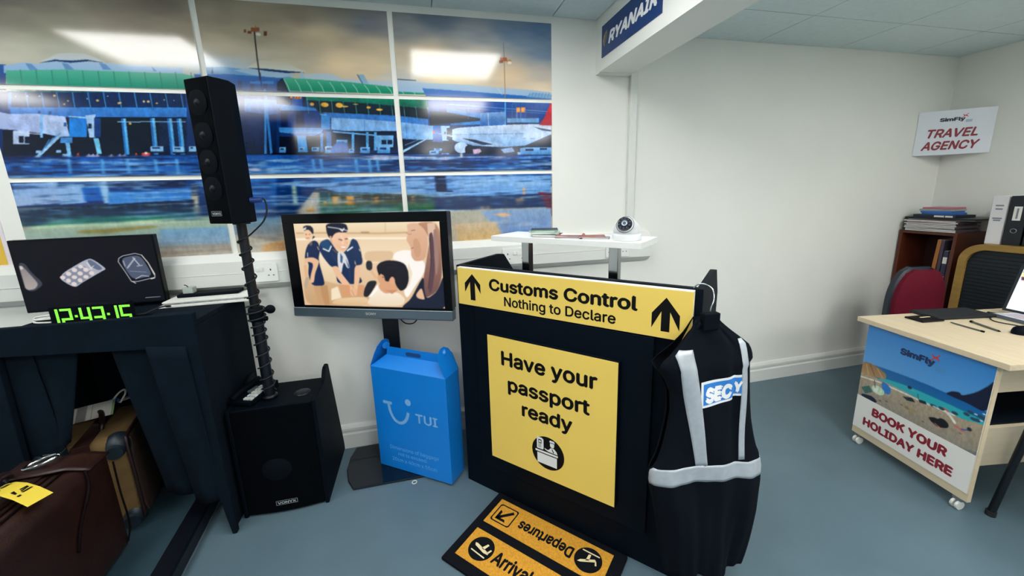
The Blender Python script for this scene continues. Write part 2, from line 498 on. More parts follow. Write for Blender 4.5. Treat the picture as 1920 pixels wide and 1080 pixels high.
# ------------------------------------------------------------------ artwork, in millimetres on each picture
ART_MURAL=[
('s',[('77716a',-1526,2158),('7c766c',-1433,2127),('8b8577',-1328,2057),('80766a',-1100,2111),('a5a296',-1520,1968),('9d9d90',-1361,1986),('8c8172',-953,2079),('786e64',-993,2178),('857b6d',-762,2153),('aaa08d',-782,2026),('918876',-730,2092),('96a3ae',-794,1950),('8b806f',-597,2143),('857a6c',-464,2173),('757069',-281,2207),('b5a48a',-385,2091),('a8a08e',-487,1997),('c4ae90',-306,1982),('686b74',-170,2159),('aa9a84',-156,2058),('bda98c',-165,1965),('787a7c',-4,2136),('55606e',151,2191),('b09f86',90,2047),('808488',356,2133),('617183',522,2167),('53687f',663,2175),('6b7a8a',690,2076),('a39a8e',353,2060),('c2ab90',516,1967),('a39c94',689,1974),('cdb9a0',688,1908),('c9b595',186,1930),('a8a8a4',-71,1921)],'',[]),
('w','',[5,14],[-1598,2260,748,1870]),
('p','1d4c88','0d2652',[-1604,1823,-909,1848,-550,1854,-77,1848,727,1848,724,1541,-1666,1560]),
('p','1f57a0','1f57a0',[-1664,1568,724,1569,723,1412,-1691,1453]),
('p','2a62a0','0f2f5c',[-1581,1923,-1557,1924,-1579,1828,-1603,1827]),
('p','a9c0d8','8fb0d4',[-1565,1920,-1502,1934,-1451,1930,-1386,1949,-1296,1953,-1216,1943,-1151,1941,-1056,1939,-948,1937,-953,1911,-1571,1892]),
('p','bfc4c2','c3ccd2',[-1450,1936,-1381,1971,-1336,1977,-1295,1977,-1261,1965,-1224,1946,-1287,1954,-1386,1949]),
('p','1d3a66','1d3a66',[-1451,1934,-1395,1949,-1342,1947,-1287,1954,-1225,1944,-1279,1948,-1344,1939,-1391,1943]),
('p','6d90bd','6d90bd',[-1494,1932,-1474,1929,-1458,1908,-1486,1907]),
('p','6d90bd','6d90bd',[-1374,1938,-1354,1935,-1337,1913,-1366,1912]),
('p','6d90bd','6d90bd',[-1247,1943,-1226,1940,-1208,1918,-1238,1917]),
('p','5a80b0','5a80b0',[-1064,1939,-1048,1920,-1059,1920]),
('p','62ad96','1a8270',[-1562,1902,-1376,1913,-952,1913,-913,1906,-901,1848,-1575,1832]),
('l','2f7a68',2.9,[-1516,1906,-1523,1834]),
('l','2f7a68',2.9,[-1465,1907,-1473,1835]),
('l','2f7a68',2.9,[-1414,1908,-1421,1837]),
('l','2f7a68',2.9,[-1363,1909,-1369,1838]),
('l','2f7a68',2.9,[-1310,1910,-1316,1840]),
('l','2f7a68',2.9,[-1257,1911,-1262,1842]),
('l','2f7a68',2.9,[-1203,1912,-1208,1843]),
('l','2f7a68',2.9,[-1149,1913,-1152,1845]),
('l','2f7a68',2.9,[-1093,1914,-1096,1847]),
('l','2f7a68',2.9,[-1037,1916,-1039,1848]),
('l','2f7a68',2.9,[-980,1917,-981,1850]),
('l','2f7a68',2.9,[-922,1918,-923,1852]),
('l','2f7a68',2.9,[-863,1919,-863,1854]),
('p','6f9cc4','6f9cc4',[-886,1940,-794,1948,-691,1939,-562,1926,-498,1906,-545,1893,-781,1900,-891,1907]),
('p','9fb9cf','9fb9cf',[-755,1934,-689,1948,-540,1931,-496,1924,-587,1909,-683,1919]),
('p','2268ac','17497f',[-912,1913,-778,1918,-565,1910,-500,1892,-539,1854,-905,1850]),
('p','14406f','14406f',[-746,1893,-729,1893,-735,1853,-752,1853]),
('p','14406f','14406f',[-697,1894,-680,1895,-686,1854,-703,1854]),
('p','14406f','14406f',[-643,1896,-626,1897,-631,1856,-649,1856]),
('p','14406f','14406f',[-588,1898,-570,1899,-576,1858,-594,1857]),
('p','3d7fbc','3d7fbc',[-697,1892,-600,1896,-601,1884,-699,1881]),
('p','2b2f3c','2b2f3c',[-836,1946,-836,1920,-844,1920]),
('p','c3bda9','cdd1c9',[-704,1947,-660,1973,-627,1981,-534,1977,-501,1956,-460,1939,-538,1941,-625,1948]),
('p','173a64','173a64',[-704,1947,-625,1946,-538,1941,-463,1937,-540,1931,-626,1937]),
('p','a2bdd2','a2bdd2',[-498,1906,-478,1943,-466,1912]),
('p','b6c6d2','b6c6d2',[-473,1927,-404,1937,-346,1934,-313,1917,-170,1913,-60,1907,-62,1878,-464,1907]),
('p','8fb0c8','8fb0c8',[-235,1936,-211,1939,-191,1900,-218,1899]),
('l','20466a',3.5,[-238,1936,-220,1899]),
('p','0d1f40','0d1f40',[-594,1853,-588,1885,-572,1905,-558,1911,-545,1893,-543,1854]),
('p','55a98c','0f8266',[-560,1910,-531,1911,-407,1909,-268,1902,-74,1887,65,1884,71,1857,-545,1856]),
('p','0f8468','0b5c50',[-562,1844,75,1845,79,1790,-69,1802,-277,1814,-475,1819]),
('l','a9d8c4',2.9,[-558,1906,-546,1881,-539,1852]),
('l','a9d8c4',2.9,[-511,1904,-498,1880,-491,1851]),
('l','a9d8c4',2.9,[-463,1902,-450,1879,-442,1850]),
('l','a9d8c4',2.9,[-414,1900,-400,1878,-392,1849]),
('l','a9d8c4',2.9,[-364,1898,-351,1877,-342,1848]),
('l','a9d8c4',2.9,[-314,1896,-300,1875,-291,1847]),
('l','a9d8c4',2.9,[-264,1894,-249,1874,-240,1846]),
('l','a9d8c4',2.9,[-212,1892,-197,1873,-188,1845]),
('l','a9d8c4',2.9,[-160,1890,-145,1871,-135,1844]),
('l','a9d8c4',2.9,[-108,1887,-92,1870,-82,1843]),
('l','a9d8c4',2.9,[-54,1885,-38,1869,-27,1842]),
('l','a9d8c4',2.9,[0,1883,17,1867,27,1841]),
('p','b5c6d6','98b6d8',[-66,1921,80,1911,292,1909,629,1893,727,1886,727,1848,-71,1868]),
('l','33506e',4.1,[-66,1923,29,1920]),
('p','2f78bf','2460a4',[58,1886,290,1878,727,1859,727,1843,75,1842]),
('p','7fa6cc','7fa6cc',[585,1861,623,1883,727,1875,727,1854]),
('l','4b78a4',2.0,[599,1856,609,1880]),
('l','4b78a4',2.0,[617,1856,626,1880]),
('l','4b78a4',2.0,[635,1857,644,1881]),
('l','4b78a4',2.0,[652,1857,661,1881]),
('l','4b78a4',2.0,[670,1858,679,1882]),
('l','4b78a4',2.0,[688,1858,697,1882]),
('l','4b78a4',2.0,[706,1859,715,1883]),
('l','4b78a4',2.0,[724,1859,733,1883]),
('l','c8d2d8',3.5,[435,1900,459,1868]),
('p','0b2a55','0d2d58',[-1604,1823,-955,1842,-966,1776,-1618,1763]),
('p','1a5c6e','1a5c6e',[-1570,1826,-954,1844,-955,1838,-1571,1820]),
('p','2b6cb0','2b6cb0',[-1574,1820,-1564,1820,-1579,1757,-1589,1757]),
('l','4f93cf',3.2,[-1517,1822,-1521,1765]),
('l','4f93cf',3.2,[-1466,1823,-1470,1766]),
('l','4f93cf',3.2,[-1415,1825,-1418,1767]),
('l','4f93cf',3.2,[-1362,1826,-1366,1768]),
('l','4f93cf',3.2,[-1309,1828,-1312,1769]),
('l','4f93cf',3.2,[-1255,1829,-1258,1770]),
('l','4f93cf',3.2,[-1201,1831,-1203,1771]),
('l','4f93cf',3.2,[-1145,1832,-1147,1772]),
('l','4f93cf',3.2,[-1089,1834,-1090,1774]),
('l','4f93cf',3.2,[-1032,1836,-1032,1775]),
('l','4f93cf',3.2,[-974,1837,-974,1776]),
('l','4f93cf',3.2,[-915,1839,-915,1777]),
('l','4f93cf',3.2,[-855,1841,-854,1778]),
('e','cfd0c8','',[-1554,1805,2,2]),
('e','e6c07a','',[-1515,1808,2,3]),
('e','cfd0c8','',[-1475,1809,3,3]),
('e','e6c07a','',[-1425,1812,5,4]),
('e','e6c07a','',[-1384,1793,3,3]),
('e','e6c07a','',[-1399,1780,3,3]),
('e','cfd0c8','',[-1316,1803,2,3]),
('e','e6c07a','',[-1282,1797,5,4]),
('e','cfd0c8','',[-1243,1815,2,2]),
('e','e6c07a','',[-1209,1788,4,4]),
('e','e6c07a','',[-1203,1790,4,3]),
('e','e6c07a','',[-1101,1797,5,4]),
('e','e6c07a','',[-1071,1791,4,3]),
('e','cfd0c8','',[-1041,1805,3,2]),
('e','cfd0c8','',[-1005,1804,2,2]),
('e','e6c07a','',[-1117,1797,4,4]),
('p','4385cb','3a74bc',[-1581,1764,-962,1776,-969,1736,-1589,1727]),
('p','081326','0a1730',[-1613,1726,-969,1736,-997,1573,-1648,1576]),
('p','0d2548','0d2548',[-1074,1730,-969,1732,-994,1589,-1100,1589]),
('p','6fb0df','4b92cc',[-1205,1728,-1196,1728,-1211,1579,-1221,1579]),
('p','2a6cae','2a6cae',[-1213,1728,-1205,1728,-1221,1579,-1228,1579]),
('p','6fb0df','4b92cc',[-1100,1730,-1090,1730,-1104,1578,-1114,1578]),
('p','2a6cae','2a6cae',[-1108,1730,-1100,1730,-1114,1578,-1122,1578]),
('p','6fb0df','4b92cc',[-1036,1731,-1026,1731,-1039,1578,-1049,1578]),
('p','2a6cae','2a6cae',[-1044,1731,-1036,1731,-1049,1578,-1057,1578]),
('p','6fb0df','4b92cc',[-1000,1731,-990,1731,-1002,1577,-1012,1578]),
('p','2a6cae','2a6cae',[-1008,1731,-1000,1731,-1012,1578,-1021,1578]),
('p','8fc0e0','8fc0e0',[-1229,1715,-976,1718,-976,1715,-1230,1712]),
('e','c9a36a','',[-1184,1707,5,5]),
('p','a9b7e0','a2b2dd',[-1622,1746,-1590,1739,-1488,1741,-1505,1665,-1587,1677,-1638,1681]),
('p','b3c0e4','a6bde6',[-1489,1739,-1406,1732,-1408,1653,-1441,1651,-1496,1665]),
('p','7fb0e2','7fb0e2',[-1488,1741,-1479,1741,-1500,1648,-1509,1648]),
('p','1d3f78','1d3f78',[-1493,1753,-1485,1753,-1488,1741,-1495,1740]),
('p','1d3f78','1d3f78',[-1457,1752,-1448,1752,-1451,1741,-1460,1741]),
('p','27548c','27548c',[-1416,1708,-1407,1708,-1410,1693,-1420,1693]),
('p','2276c4','2b80cb',[-1394,1728,-1333,1728,-1349,1651,-1410,1651]),
('l','a8cdea',4.3,[-1393,1732,-1333,1728]),
('p','a8c6ec','a8c6ec',[-1335,1737,-1299,1742,-1306,1727,-1318,1649,-1340,1649]),
('p','1a3e74','1a3e74',[-1308,1727,-1285,1727,-1300,1651,-1323,1651]),
('p','0e2548','0e2548',[-1333,1705,-1321,1705,-1325,1686,-1337,1686]),
('p','b3c3e4','b3c3e4',[-1592,1675,-1538,1675,-1550,1623,-1604,1623]),
('p','0c1c3a','0c1c3a',[-1578,1654,-1562,1654,-1568,1627,-1584,1627]),
('p','0c1c3a','0c1c3a',[-1559,1652,-1543,1652,-1549,1625,-1565,1625]),
('l','c0cbe6',3.5,[-1589,1669,-1502,1661]),
('p','9dc2e6','9dc2e6',[-1449,1657,-1435,1655,-1532,1567,-1548,1567]),
('l','5e93c8',2.9,[-1518,1589,-1480,1640]),
('l','5e93c8',2.9,[-1502,1606,-1465,1648]),
('l','5e93c8',2.9,[-1485,1623,-1451,1657]),
('l','5e93c8',2.9,[-1469,1640,-1436,1666]),
('p','4f8cc8','4f8cc8',[-1440,1649,-1400,1649,-1404,1627,-1445,1627]),
('p','7db2df','7db2df',[-1428,1627,-1413,1627,-1420,1562,-1433,1562]),
('p','7cc0e6','7cc0e6',[-1326,1647,-1309,1647,-1310,1583,-1327,1584]),
('p','8fb6dc','8fb6dc',[-1585,1568,-1569,1567,-1572,1557,-1588,1557]),
('p','8fb6dc','8fb6dc',[-1562,1570,-1546,1569,-1548,1559,-1564,1559]),
('p','8fb6dc','8fb6dc',[-1447,1584,-1430,1584,-1432,1573,-1449,1573]),
('p','8fb6dc','8fb6dc',[-1534,1597,-1518,1597,-1520,1587,-1537,1587]),
('p','8fb6dc','8fb6dc',[-1465,1599,-1449,1599,-1451,1588,-1468,1588]),
('p','c3b9d6','c3b9d6',[-1368,1571,-1356,1584,-1351,1570]),
('p','c3b9d6','c3b9d6',[-1353,1570,-1341,1584,-1336,1570]),
('p','c3b9d6','c3b9d6',[-1338,1570,-1325,1584,-1320,1570]),
('p','c3b9d6','c3b9d6',[-1288,1570,-1276,1583,-1271,1570]),
('p','c3b9d6','c3b9d6',[-1257,1570,-1245,1583,-1240,1570]),
('p','c3b9d6','c3b9d6',[-1240,1570,-1228,1583,-1222,1570]),
('p','d4654f','d4654f',[-1396,1586,-1391,1586,-1394,1569,-1400,1569]),
('p','d4654f','d4654f',[-1188,1585,-1182,1585,-1186,1567,-1191,1567]),
('p','cc5a54','cc5a54',[-1164,1587,-1134,1587,-1139,1560,-1169,1560]),
('e','e9d6d0','',[-1149,1585,6,5]),
('p','8fbbe4','8fbbe4',[-1127,1614,-1079,1614,-1083,1592,-1131,1592]),
('p','19406e','19406e',[-1122,1610,-1092,1610,-1093,1603,-1123,1603]),
('p','14294a','14294a',[-1131,1592,-1077,1592,-1078,1585,-1133,1585]),
('p','8fbbe4','8fbbe4',[-1043,1612,-1002,1612,-1006,1589,-1047,1589]),
('p','19406e','19406e',[-1038,1607,-1015,1607,-1017,1600,-1039,1601]),
('p','14294a','14294a',[-1047,1589,-1000,1589,-1001,1582,-1048,1582]),
('p','8fbbe4','8fbbe4',[-981,1614,-952,1614,-956,1591,-985,1591]),
('p','19406e','19406e',[-976,1610,-965,1610,-967,1603,-977,1603]),
('p','14294a','14294a',[-985,1591,-950,1591,-951,1584,-986,1584]),
('p','17407a','071a3c',[-928,1821,-599,1821,-632,1576,-958,1577]),
('p','3c82c4','235c9c',[-730,1817,-593,1816,-601,1754,-652,1753,-738,1763]),
('p','12386e','12386e',[-888,1813,-874,1814,-910,1589,-925,1589]),
('p','12386e','12386e',[-857,1814,-842,1814,-879,1589,-893,1589]),
('p','12386e','12386e',[-815,1815,-800,1815,-836,1588,-851,1588]),
('p','12386e','12386e',[-760,1816,-745,1817,-779,1588,-795,1588]),
('p','4487c6','4487c6',[-650,1819,-641,1819,-674,1581,-683,1581]),
('p','091d42','091d42',[-596,1839,-540,1840,-474,1833,-479,1791,-602,1797]),
('p','1c55a0','1c55a0',[-534,1841,-488,1842,-495,1791,-540,1790]),
('p','4a90d0','3575ba',[-611,1800,-513,1792,-418,1780,-419,1766,-588,1770]),
('p','0a2350','0a2350',[-588,1770,-416,1773,-425,1697,-598,1695]),
('p','133c78','133c78',[-559,1766,-525,1767,-534,1700,-568,1700]),
('p','173f7c','173f7c',[-489,1767,-421,1768,-429,1701,-497,1701]),
('p','3f86ca','5b9ad6',[-607,1697,-432,1697,-416,1692,-426,1673,-506,1665,-607,1676]),
('p','2d6fb6','2d6fb6',[-563,1669,-435,1672,-460,1660,-530,1657]),
('p','081228','081228',[-610,1657,-401,1658,-411,1575,-621,1576]),
('p','4a96d6','4a96d6',[-534,1662,-495,1660,-495,1587,-539,1587]),
('p','3a7fc0','3a7fc0',[-431,1672,-419,1673,-429,1587,-441,1587]),
('l','3c7fc2',9.9,[-642,1856,-654,1583]),
('p','3f88cc','3f88cc',[-418,1759,-378,1760,-386,1690,-426,1689]),
('p','102f60','102f60',[-379,1755,-369,1755,-376,1697,-385,1697]),
('l','8fc0e8',3.8,[-421,1757,-374,1753]),
('p','2f70b4','2f70b4',[-404,1680,-382,1680,-393,1587,-414,1587]),
('p','0b2636','0a1c2c',[-475,1819,-277,1814,-69,1802,79,1790,84,1740,-73,1755,-424,1766]),
('l','5f9a94',2.6,[-470,1824,-471,1760]),
('l','5f9a94',2.6,[-419,1821,-419,1759]),
('l','5f9a94',2.6,[-366,1819,-366,1757]),
('l','5f9a94',2.6,[-314,1816,-313,1755]),
('l','5f9a94',2.6,[-260,1814,-259,1753]),
('l','5f9a94',2.6,[-206,1811,-204,1752]),
('l','5f9a94',2.6,[-151,1809,-149,1750]),
('l','5f9a94',2.6,[-95,1806,-92,1748]),
('l','5f9a94',2.6,[-38,1803,-35,1746]),
('l','5f9a94',2.6,[19,1800,23,1744]),
('l','5f9a94',2.6,[77,1798,81,1742]),
('e','f0b352','',[-452,1801,9,7]),
('e','f0b352','',[-397,1800,17,10]),
('e','f0b352','',[-333,1799,16,11]),
('e','f0b352','',[-308,1794,15,3]),
('e','f0b352','',[-202,1792,10,5]),
('e','f0b352','',[-153,1783,15,5]),
('e','f0b352','',[-259,1805,13,2]),
('p','3f7cc4','4579ba',[-412,1766,-73,1757,84,1742,81,1702,-75,1725,-375,1741]),
('p','e08a3c','e08a3c',[-540,1840,-529,1841,-531,1825,-543,1824]),
('p','e08a3c','e08a3c',[-522,1841,-493,1842,-495,1823,-525,1822]),
('l','7a3a10',2.9,[-518,1836,-512,1837,-515,1831,-513,1825,-520,1825]),
('l','7a3a10',2.9,[-507,1837,-498,1837,-506,1825]),
('p','8cb2e4','77a8e0',[-375,1743,-236,1738,-75,1728,98,1712,93,1640,-82,1652,-242,1676,-381,1690]),
('l','4f8cd0',2.9,[-227,1735,-233,1674]),
('l','5f98d8',4.3,[-32,1726,-37,1634]),
('p','0a1a38','0a1a38',[-382,1683,-79,1685,-87,1593,-392,1594]),
('l','79aee0',6.4,[-373,1680,-179,1664]),
('p','5fa0d8','5fa0d8',[-291,1678,-279,1678,-288,1594,-300,1594]),
('p','5fa0d8','5fa0d8',[-225,1679,-213,1679,-221,1594,-233,1594]),
('p','5fa0d8','5fa0d8',[-188,1679,-175,1679,-183,1594,-196,1594]),
('p','79aee0','79aee0',[-182,1664,-98,1665,-103,1609,-187,1609]),
('p','0c2044','0c2044',[-156,1644,-133,1644,-135,1622,-158,1622]),
('p','0c2044','0c2044',[-128,1644,-105,1644,-107,1622,-130,1622]),
('p','0a1836','0a1836',[-56,1645,196,1645,191,1566,-63,1568]),
('p','2d78c4','1d5aa4',[98,1715,151,1715,146,1635,92,1635]),
('p','a3c8ec','a3c8ec',[135,1717,183,1713,171,1640,141,1640]),
('p','10305f','10305f',[152,1684,160,1684,159,1671,151,1671]),
('p','0a2144','0a2144',[166,1702,188,1703,185,1645,163,1645]),
('p','9cc4ec','9cc4ec',[48,1645,61,1645,-59,1581,-61,1593]),
('l','5a94cc',2.9,[-46,1619,22,1645]),
('p','1c55a0','123a74',[83,1838,727,1843,725,1713,74,1712]),
('p','25609f','25609f',[512,1838,727,1843,726,1827,512,1822]),
('l','6ea6d8',2.9,[179,1815,726,1789]),
('l','4a86c0',2.3,[232,1798,726,1779]),
('p','071428','071428',[86,1778,163,1779,339,1754,339,1741,200,1726,82,1712]),
('p','3f82c4','3f82c4',[172,1795,340,1772,339,1751,171,1777]),
('p','4a86c4','4a86c4',[187,1723,338,1738,338,1720,186,1715]),
('p','7f9cc6','2c62a8',[340,1777,470,1785,468,1711,337,1709]),
('l','b5c6da',3.5,[382,1773,382,1715]),
('l','3f7ab6',2.3,[282,1820,278,1742]),
('l','3f7ab6',2.3,[356,1821,353,1744]),
('l','3f7ab6',2.3,[512,1825,509,1746]),
('l','3f7ab6',2.3,[535,1825,533,1746]),
('l','3f7ab6',2.3,[584,1827,582,1747]),
('p','6d9ccc','6d9ccc',[481,1753,657,1756,656,1734,480,1732]),
('p','123462','123462',[480,1732,656,1734,656,1715,479,1713]),
('l','5fa0d6',6.4,[475,1845,471,1713]),
('p','e8944a','e8944a',[534,1807,555,1807,554,1784,534,1783]),
('p','e8944a','e8944a',[559,1808,581,1808,580,1784,558,1784]),
('l','f6c490',2.3,[543,1802,542,1789]),
('l','f6c490',2.3,[569,1802,569,1789]),
('l','7fa6cc',2.3,[536,1783,536,1749]),
('l','7fa6cc',2.3,[557,1784,556,1754]),
('p','0a1c3c','0a1c3c',[187,1677,725,1680,724,1569,180,1572]),
('p','c9d6ee','7fa8dc',[193,1695,221,1703,337,1712,509,1722,626,1726,726,1727,725,1675,655,1647,579,1617,447,1608,249,1619,190,1645]),
('p','d8444c','a83044',[656,1721,684,1756,708,1803,724,1838,730,1838,729,1719]),
('p','cbd6ea','cbd6ea',[626,1718,726,1719,725,1694,680,1699]),
('p','20385e','20385e',[626,1712,725,1697,725,1689,674,1694]),
('p','5b7fb4','5b7fb4',[197,1673,201,1673,200,1667,197,1667]),
('p','5b7fb4','5b7fb4',[205,1673,209,1673,208,1667,205,1667]),
('p','5b7fb4','5b7fb4',[213,1673,217,1673,216,1667,213,1667]),
('p','5b7fb4','5b7fb4',[221,1673,225,1673,224,1667,221,1667]),
('p','5b7fb4','5b7fb4',[229,1674,233,1674,232,1668,229,1668]),
('p','5b7fb4','5b7fb4',[237,1674,241,1674,240,1668,237,1668]),
('p','5b7fb4','5b7fb4',[245,1674,249,1674,248,1668,245,1668]),
('p','5b7fb4','5b7fb4',[253,1674,257,1674,256,1668,253,1668]),
('p','5b7fb4','5b7fb4',[261,1674,265,1674,264,1668,261,1668]),
('p','5b7fb4','5b7fb4',[285,1675,289,1675,288,1669,285,1669]),
('p','5b7fb4','5b7fb4',[293,1675,297,1675,296,1669,293,1669]),
('p','5b7fb4','5b7fb4',[301,1675,305,1675,305,1669,301,1669]),
('p','5b7fb4','5b7fb4',[309,1675,313,1675,313,1669,309,1669]),
('p','5b7fb4','5b7fb4',[317,1676,321,1676,321,1670,317,1669]),
('p','5b7fb4','5b7fb4',[326,1676,329,1676,329,1670,325,1670]),
('p','5b7fb4','5b7fb4',[334,1676,337,1676,337,1670,333,1670]),
('p','5b7fb4','5b7fb4',[342,1676,345,1676,345,1670,342,1670]),
('p','5b7fb4','5b7fb4',[350,1676,354,1676,353,1670,350,1670]),
('p','5b7fb4','5b7fb4',[358,1677,362,1677,362,1670,358,1670]),
('p','5b7fb4','5b7fb4',[366,1677,370,1677,370,1671,366,1671]),
('p','5b7fb4','5b7fb4',[375,1677,378,1677,378,1671,374,1671]),
('p','5b7fb4','5b7fb4',[383,1677,387,1677,386,1671,383,1671]),
('p','5b7fb4','5b7fb4',[391,1677,395,1677,395,1671,391,1671]),
('p','5b7fb4','5b7fb4',[399,1677,403,1677,403,1671,399,1671]),
('p','5b7fb4','5b7fb4',[408,1678,411,1678,411,1672,407,1671]),
('p','5b7fb4','5b7fb4',[416,1678,420,1678,419,1672,416,1672]),
('p','5b7fb4','5b7fb4',[424,1678,428,1678,428,1672,424,1672]),
('p','5b7fb4','5b7fb4',[432,1678,436,1678,436,1672,432,1672]),
('p','5b7fb4','5b7fb4',[441,1678,445,1678,444,1672,441,1672]),
('p','5b7fb4','5b7fb4',[449,1679,453,1679,453,1672,449,1672]),
('p','5b7fb4','5b7fb4',[458,1679,461,1679,461,1673,457,1673]),
('p','5b7fb4','5b7fb4',[466,1679,470,1679,469,1673,466,1673]),
('p','5b7fb4','5b7fb4',[474,1679,478,1679,478,1673,474,1673]),
('p','5b7fb4','5b7fb4',[483,1679,486,1679,486,1673,483,1673]),
('p','5b7fb4','5b7fb4',[491,1680,495,1680,495,1673,491,1673]),
('p','5b7fb4','5b7fb4',[500,1680,503,1680,503,1674,499,1674]),
('p','5b7fb4','5b7fb4',[508,1680,512,1680,512,1674,508,1674]),
('p','5b7fb4','5b7fb4',[525,1680,529,1680,529,1674,525,1674]),
('p','5b7fb4','5b7fb4',[533,1681,537,1681,537,1674,533,1674]),
('p','5b7fb4','5b7fb4',[542,1681,546,1681,546,1675,542,1674]),
('p','5b7fb4','5b7fb4',[550,1681,554,1681,554,1675,550,1675]),
('p','5b7fb4','5b7fb4',[559,1681,563,1681,563,1675,559,1675]),
('p','5b7fb4','5b7fb4',[568,1681,571,1681,571,1675,567,1675]),
('p','6f8fc0','6f8fc0',[560,1655,580,1655,580,1651,559,1651]),
('p','6f8fc0','6f8fc0',[607,1655,631,1655,631,1650,607,1649]),
('p','a9c3e6','a9c3e6',[103,1679,197,1666,306,1646,433,1630,462,1617,390,1611,277,1630,196,1656]),
('p','14294c','14294c',[240,1653,306,1646,404,1622,347,1619,292,1635]),
('p','e04848','e04848',[96,1686,104,1689,103,1674,92,1676]),
('p','14233f','14233f',[167,1630,222,1635,291,1619,275,1571,178,1572]),
('e','b9d0f0','',[235,1606,36,27]),
('e','0c1a33','',[267,1595,14,21]),
('p','c2a8c0','c2a8c0',[293,1598,332,1600,343,1579,297,1574]),
('e','081020','',[348,1573,23,13]),
('p','7a9cc8','7a9cc8',[441,1598,505,1608,519,1586,461,1578]),
('p','9fc0e8','9fc0e8',[534,1584,624,1583,623,1567,534,1567]),
('p','0a1730','0a1730',[549,1586,558,1586,558,1578,549,1578]),
('p','86b4e4','4c86c4',[549,1603,594,1608,725,1608,724,1569,548,1564]),
('p','19365f','19365f',[579,1600,624,1600,624,1589,579,1589]),
('p','19365f','19365f',[660,1605,700,1605,700,1594,660,1594]),
('p','86b8e8','4a88c8',[71,1593,119,1593,117,1567,69,1567]),
('p','14386a','14386a',[80,1588,104,1588,104,1580,79,1580]),
('p','86b8e8','4a88c8',[96,1603,136,1603,135,1590,95,1590]),
('p','14386a','14386a',[103,1601,124,1601,123,1597,103,1597]),
('p','86b8e8','4a88c8',[132,1580,170,1580,169,1566,131,1567]),
('p','14386a','14386a',[139,1577,158,1577,158,1573,139,1573]),
('p','86b8e8','4a88c8',[-478,1609,-445,1609,-447,1590,-480,1590]),
('p','14386a','14386a',[-472,1605,-455,1605,-456,1599,-473,1599]),
('p','86b8e8','4a88c8',[-418,1614,-375,1614,-379,1579,-422,1580]),
('p','14386a','14386a',[-411,1607,-389,1607,-390,1597,-412,1597]),
('p','86b8e8','4a88c8',[-363,1644,-314,1644,-319,1599,-368,1599]),
('p','14386a','14386a',[-354,1635,-330,1635,-331,1621,-355,1621]),
('p','86b8e8','4a88c8',[-311,1602,-287,1602,-289,1581,-314,1582]),
('p','14386a','14386a',[-307,1598,-295,1598,-295,1592,-308,1592]),
('p','86b8e8','4a88c8',[-259,1609,-214,1609,-217,1579,-262,1579]),
('p','14386a','14386a',[-251,1603,-228,1603,-229,1594,-252,1594]),
('p','86b8e8','4a88c8',[-179,1614,-118,1614,-121,1581,-182,1581]),
('p','14386a','14386a',[-167,1607,-137,1607,-138,1597,-168,1598]),
('p','86b8e8','4a88c8',[-616,1609,-589,1609,-592,1585,-620,1585]),
('p','14386a','14386a',[-612,1604,-598,1604,-599,1597,-613,1597]),
('p','86b8e8','4a88c8',[-532,1609,-508,1609,-511,1587,-534,1587]),
('p','14386a','14386a',[-528,1605,-516,1605,-517,1598,-528,1598]),
('p','2866ae','2866ae',[-396,1604,-356,1636,-316,1629,-313,1584,-393,1584]),
('p','060f22','060f22',[-654,1583,-49,1580,-50,1570,-655,1573]),
('p','1b559e','3a7cc0',[-1664,1568,-959,1575,-75,1575,724,1569,723,1426,-1688,1464]),
('n','081c40',[1,0.75,0.5],[-1664,1568,723,1397]),
('n','9cc2e8',[2,0.7,0.58],[-1666,1560,723,1397]),
('n','d9cfe0',[3,0.7,0.7],[-938,1573,723,1397]),
('p','6aa8dc','5595d0',[-1436,1562,-1427,1562,-1432,1503,-1442,1503]),
('p','6aa8dc','5595d0',[-1320,1561,-1311,1561,-1315,1501,-1325,1501]),
('p','6aa8dc','5595d0',[-1228,1561,-1218,1561,-1222,1500,-1232,1500]),
('p','6aa8dc','5595d0',[-1125,1560,-1115,1560,-1118,1498,-1128,1498]),
('p','6aa8dc','5595d0',[-1044,1559,-1034,1559,-1037,1497,-1047,1497]),
('p','6aa8dc','5595d0',[-485,1555,-473,1555,-471,1488,-483,1488]),
('p','6aa8dc','5595d0',[-449,1555,-437,1555,-436,1487,-448,1488]),
('p','6aa8dc','5595d0',[-292,1554,-280,1554,-277,1485,-289,1485]),
('p','6aa8dc','5595d0',[-230,1553,-217,1553,-214,1484,-227,1484]),
('p','6aa8dc','5595d0',[-192,1553,-180,1553,-176,1483,-189,1484]),
('e','f0e8d8','',[233,1569,5,11]),
('p','143c78','0f2f60',[-1683,1485,-995,1484,-1024,1313,-1723,1318]),
('p','7e9fd0','a2b8dc',[-1645,1463,-1490,1466,-1500,1377,-1657,1369]),
('p','8db0dc','8db0dc',[-1494,1448,-1399,1458,-1405,1378,-1501,1372]),
('p','1d62b0','1d62b0',[-1411,1442,-1332,1456,-1336,1385,-1410,1383]),
('p','9cc0e4','9cc0e4',[-1346,1463,-1316,1467,-1315,1375,-1343,1372]),
('p','0a2248','0a2248',[-1309,1476,-1018,1471,-1025,1433,-1316,1440]),
('p','2d72c0','4a8ad0',[-1319,1422,-1004,1432,-1014,1370,-1330,1367]),
('p','071e40','0a3a48',[-1648,1368,-1340,1367,-1002,1380,-1010,1292,-1649,1285]),
('l','2f6ea0',2.9,[-1591,1357,-1593,1299]),
('l','2f6ea0',2.9,[-1539,1359,-1541,1300]),
('l','2f6ea0',2.9,[-1487,1360,-1488,1301]),
('l','2f6ea0',2.9,[-1434,1361,-1434,1303]),
('l','2f6ea0',2.9,[-1380,1363,-1380,1304]),
('l','2f6ea0',2.9,[-1325,1364,-1325,1306]),
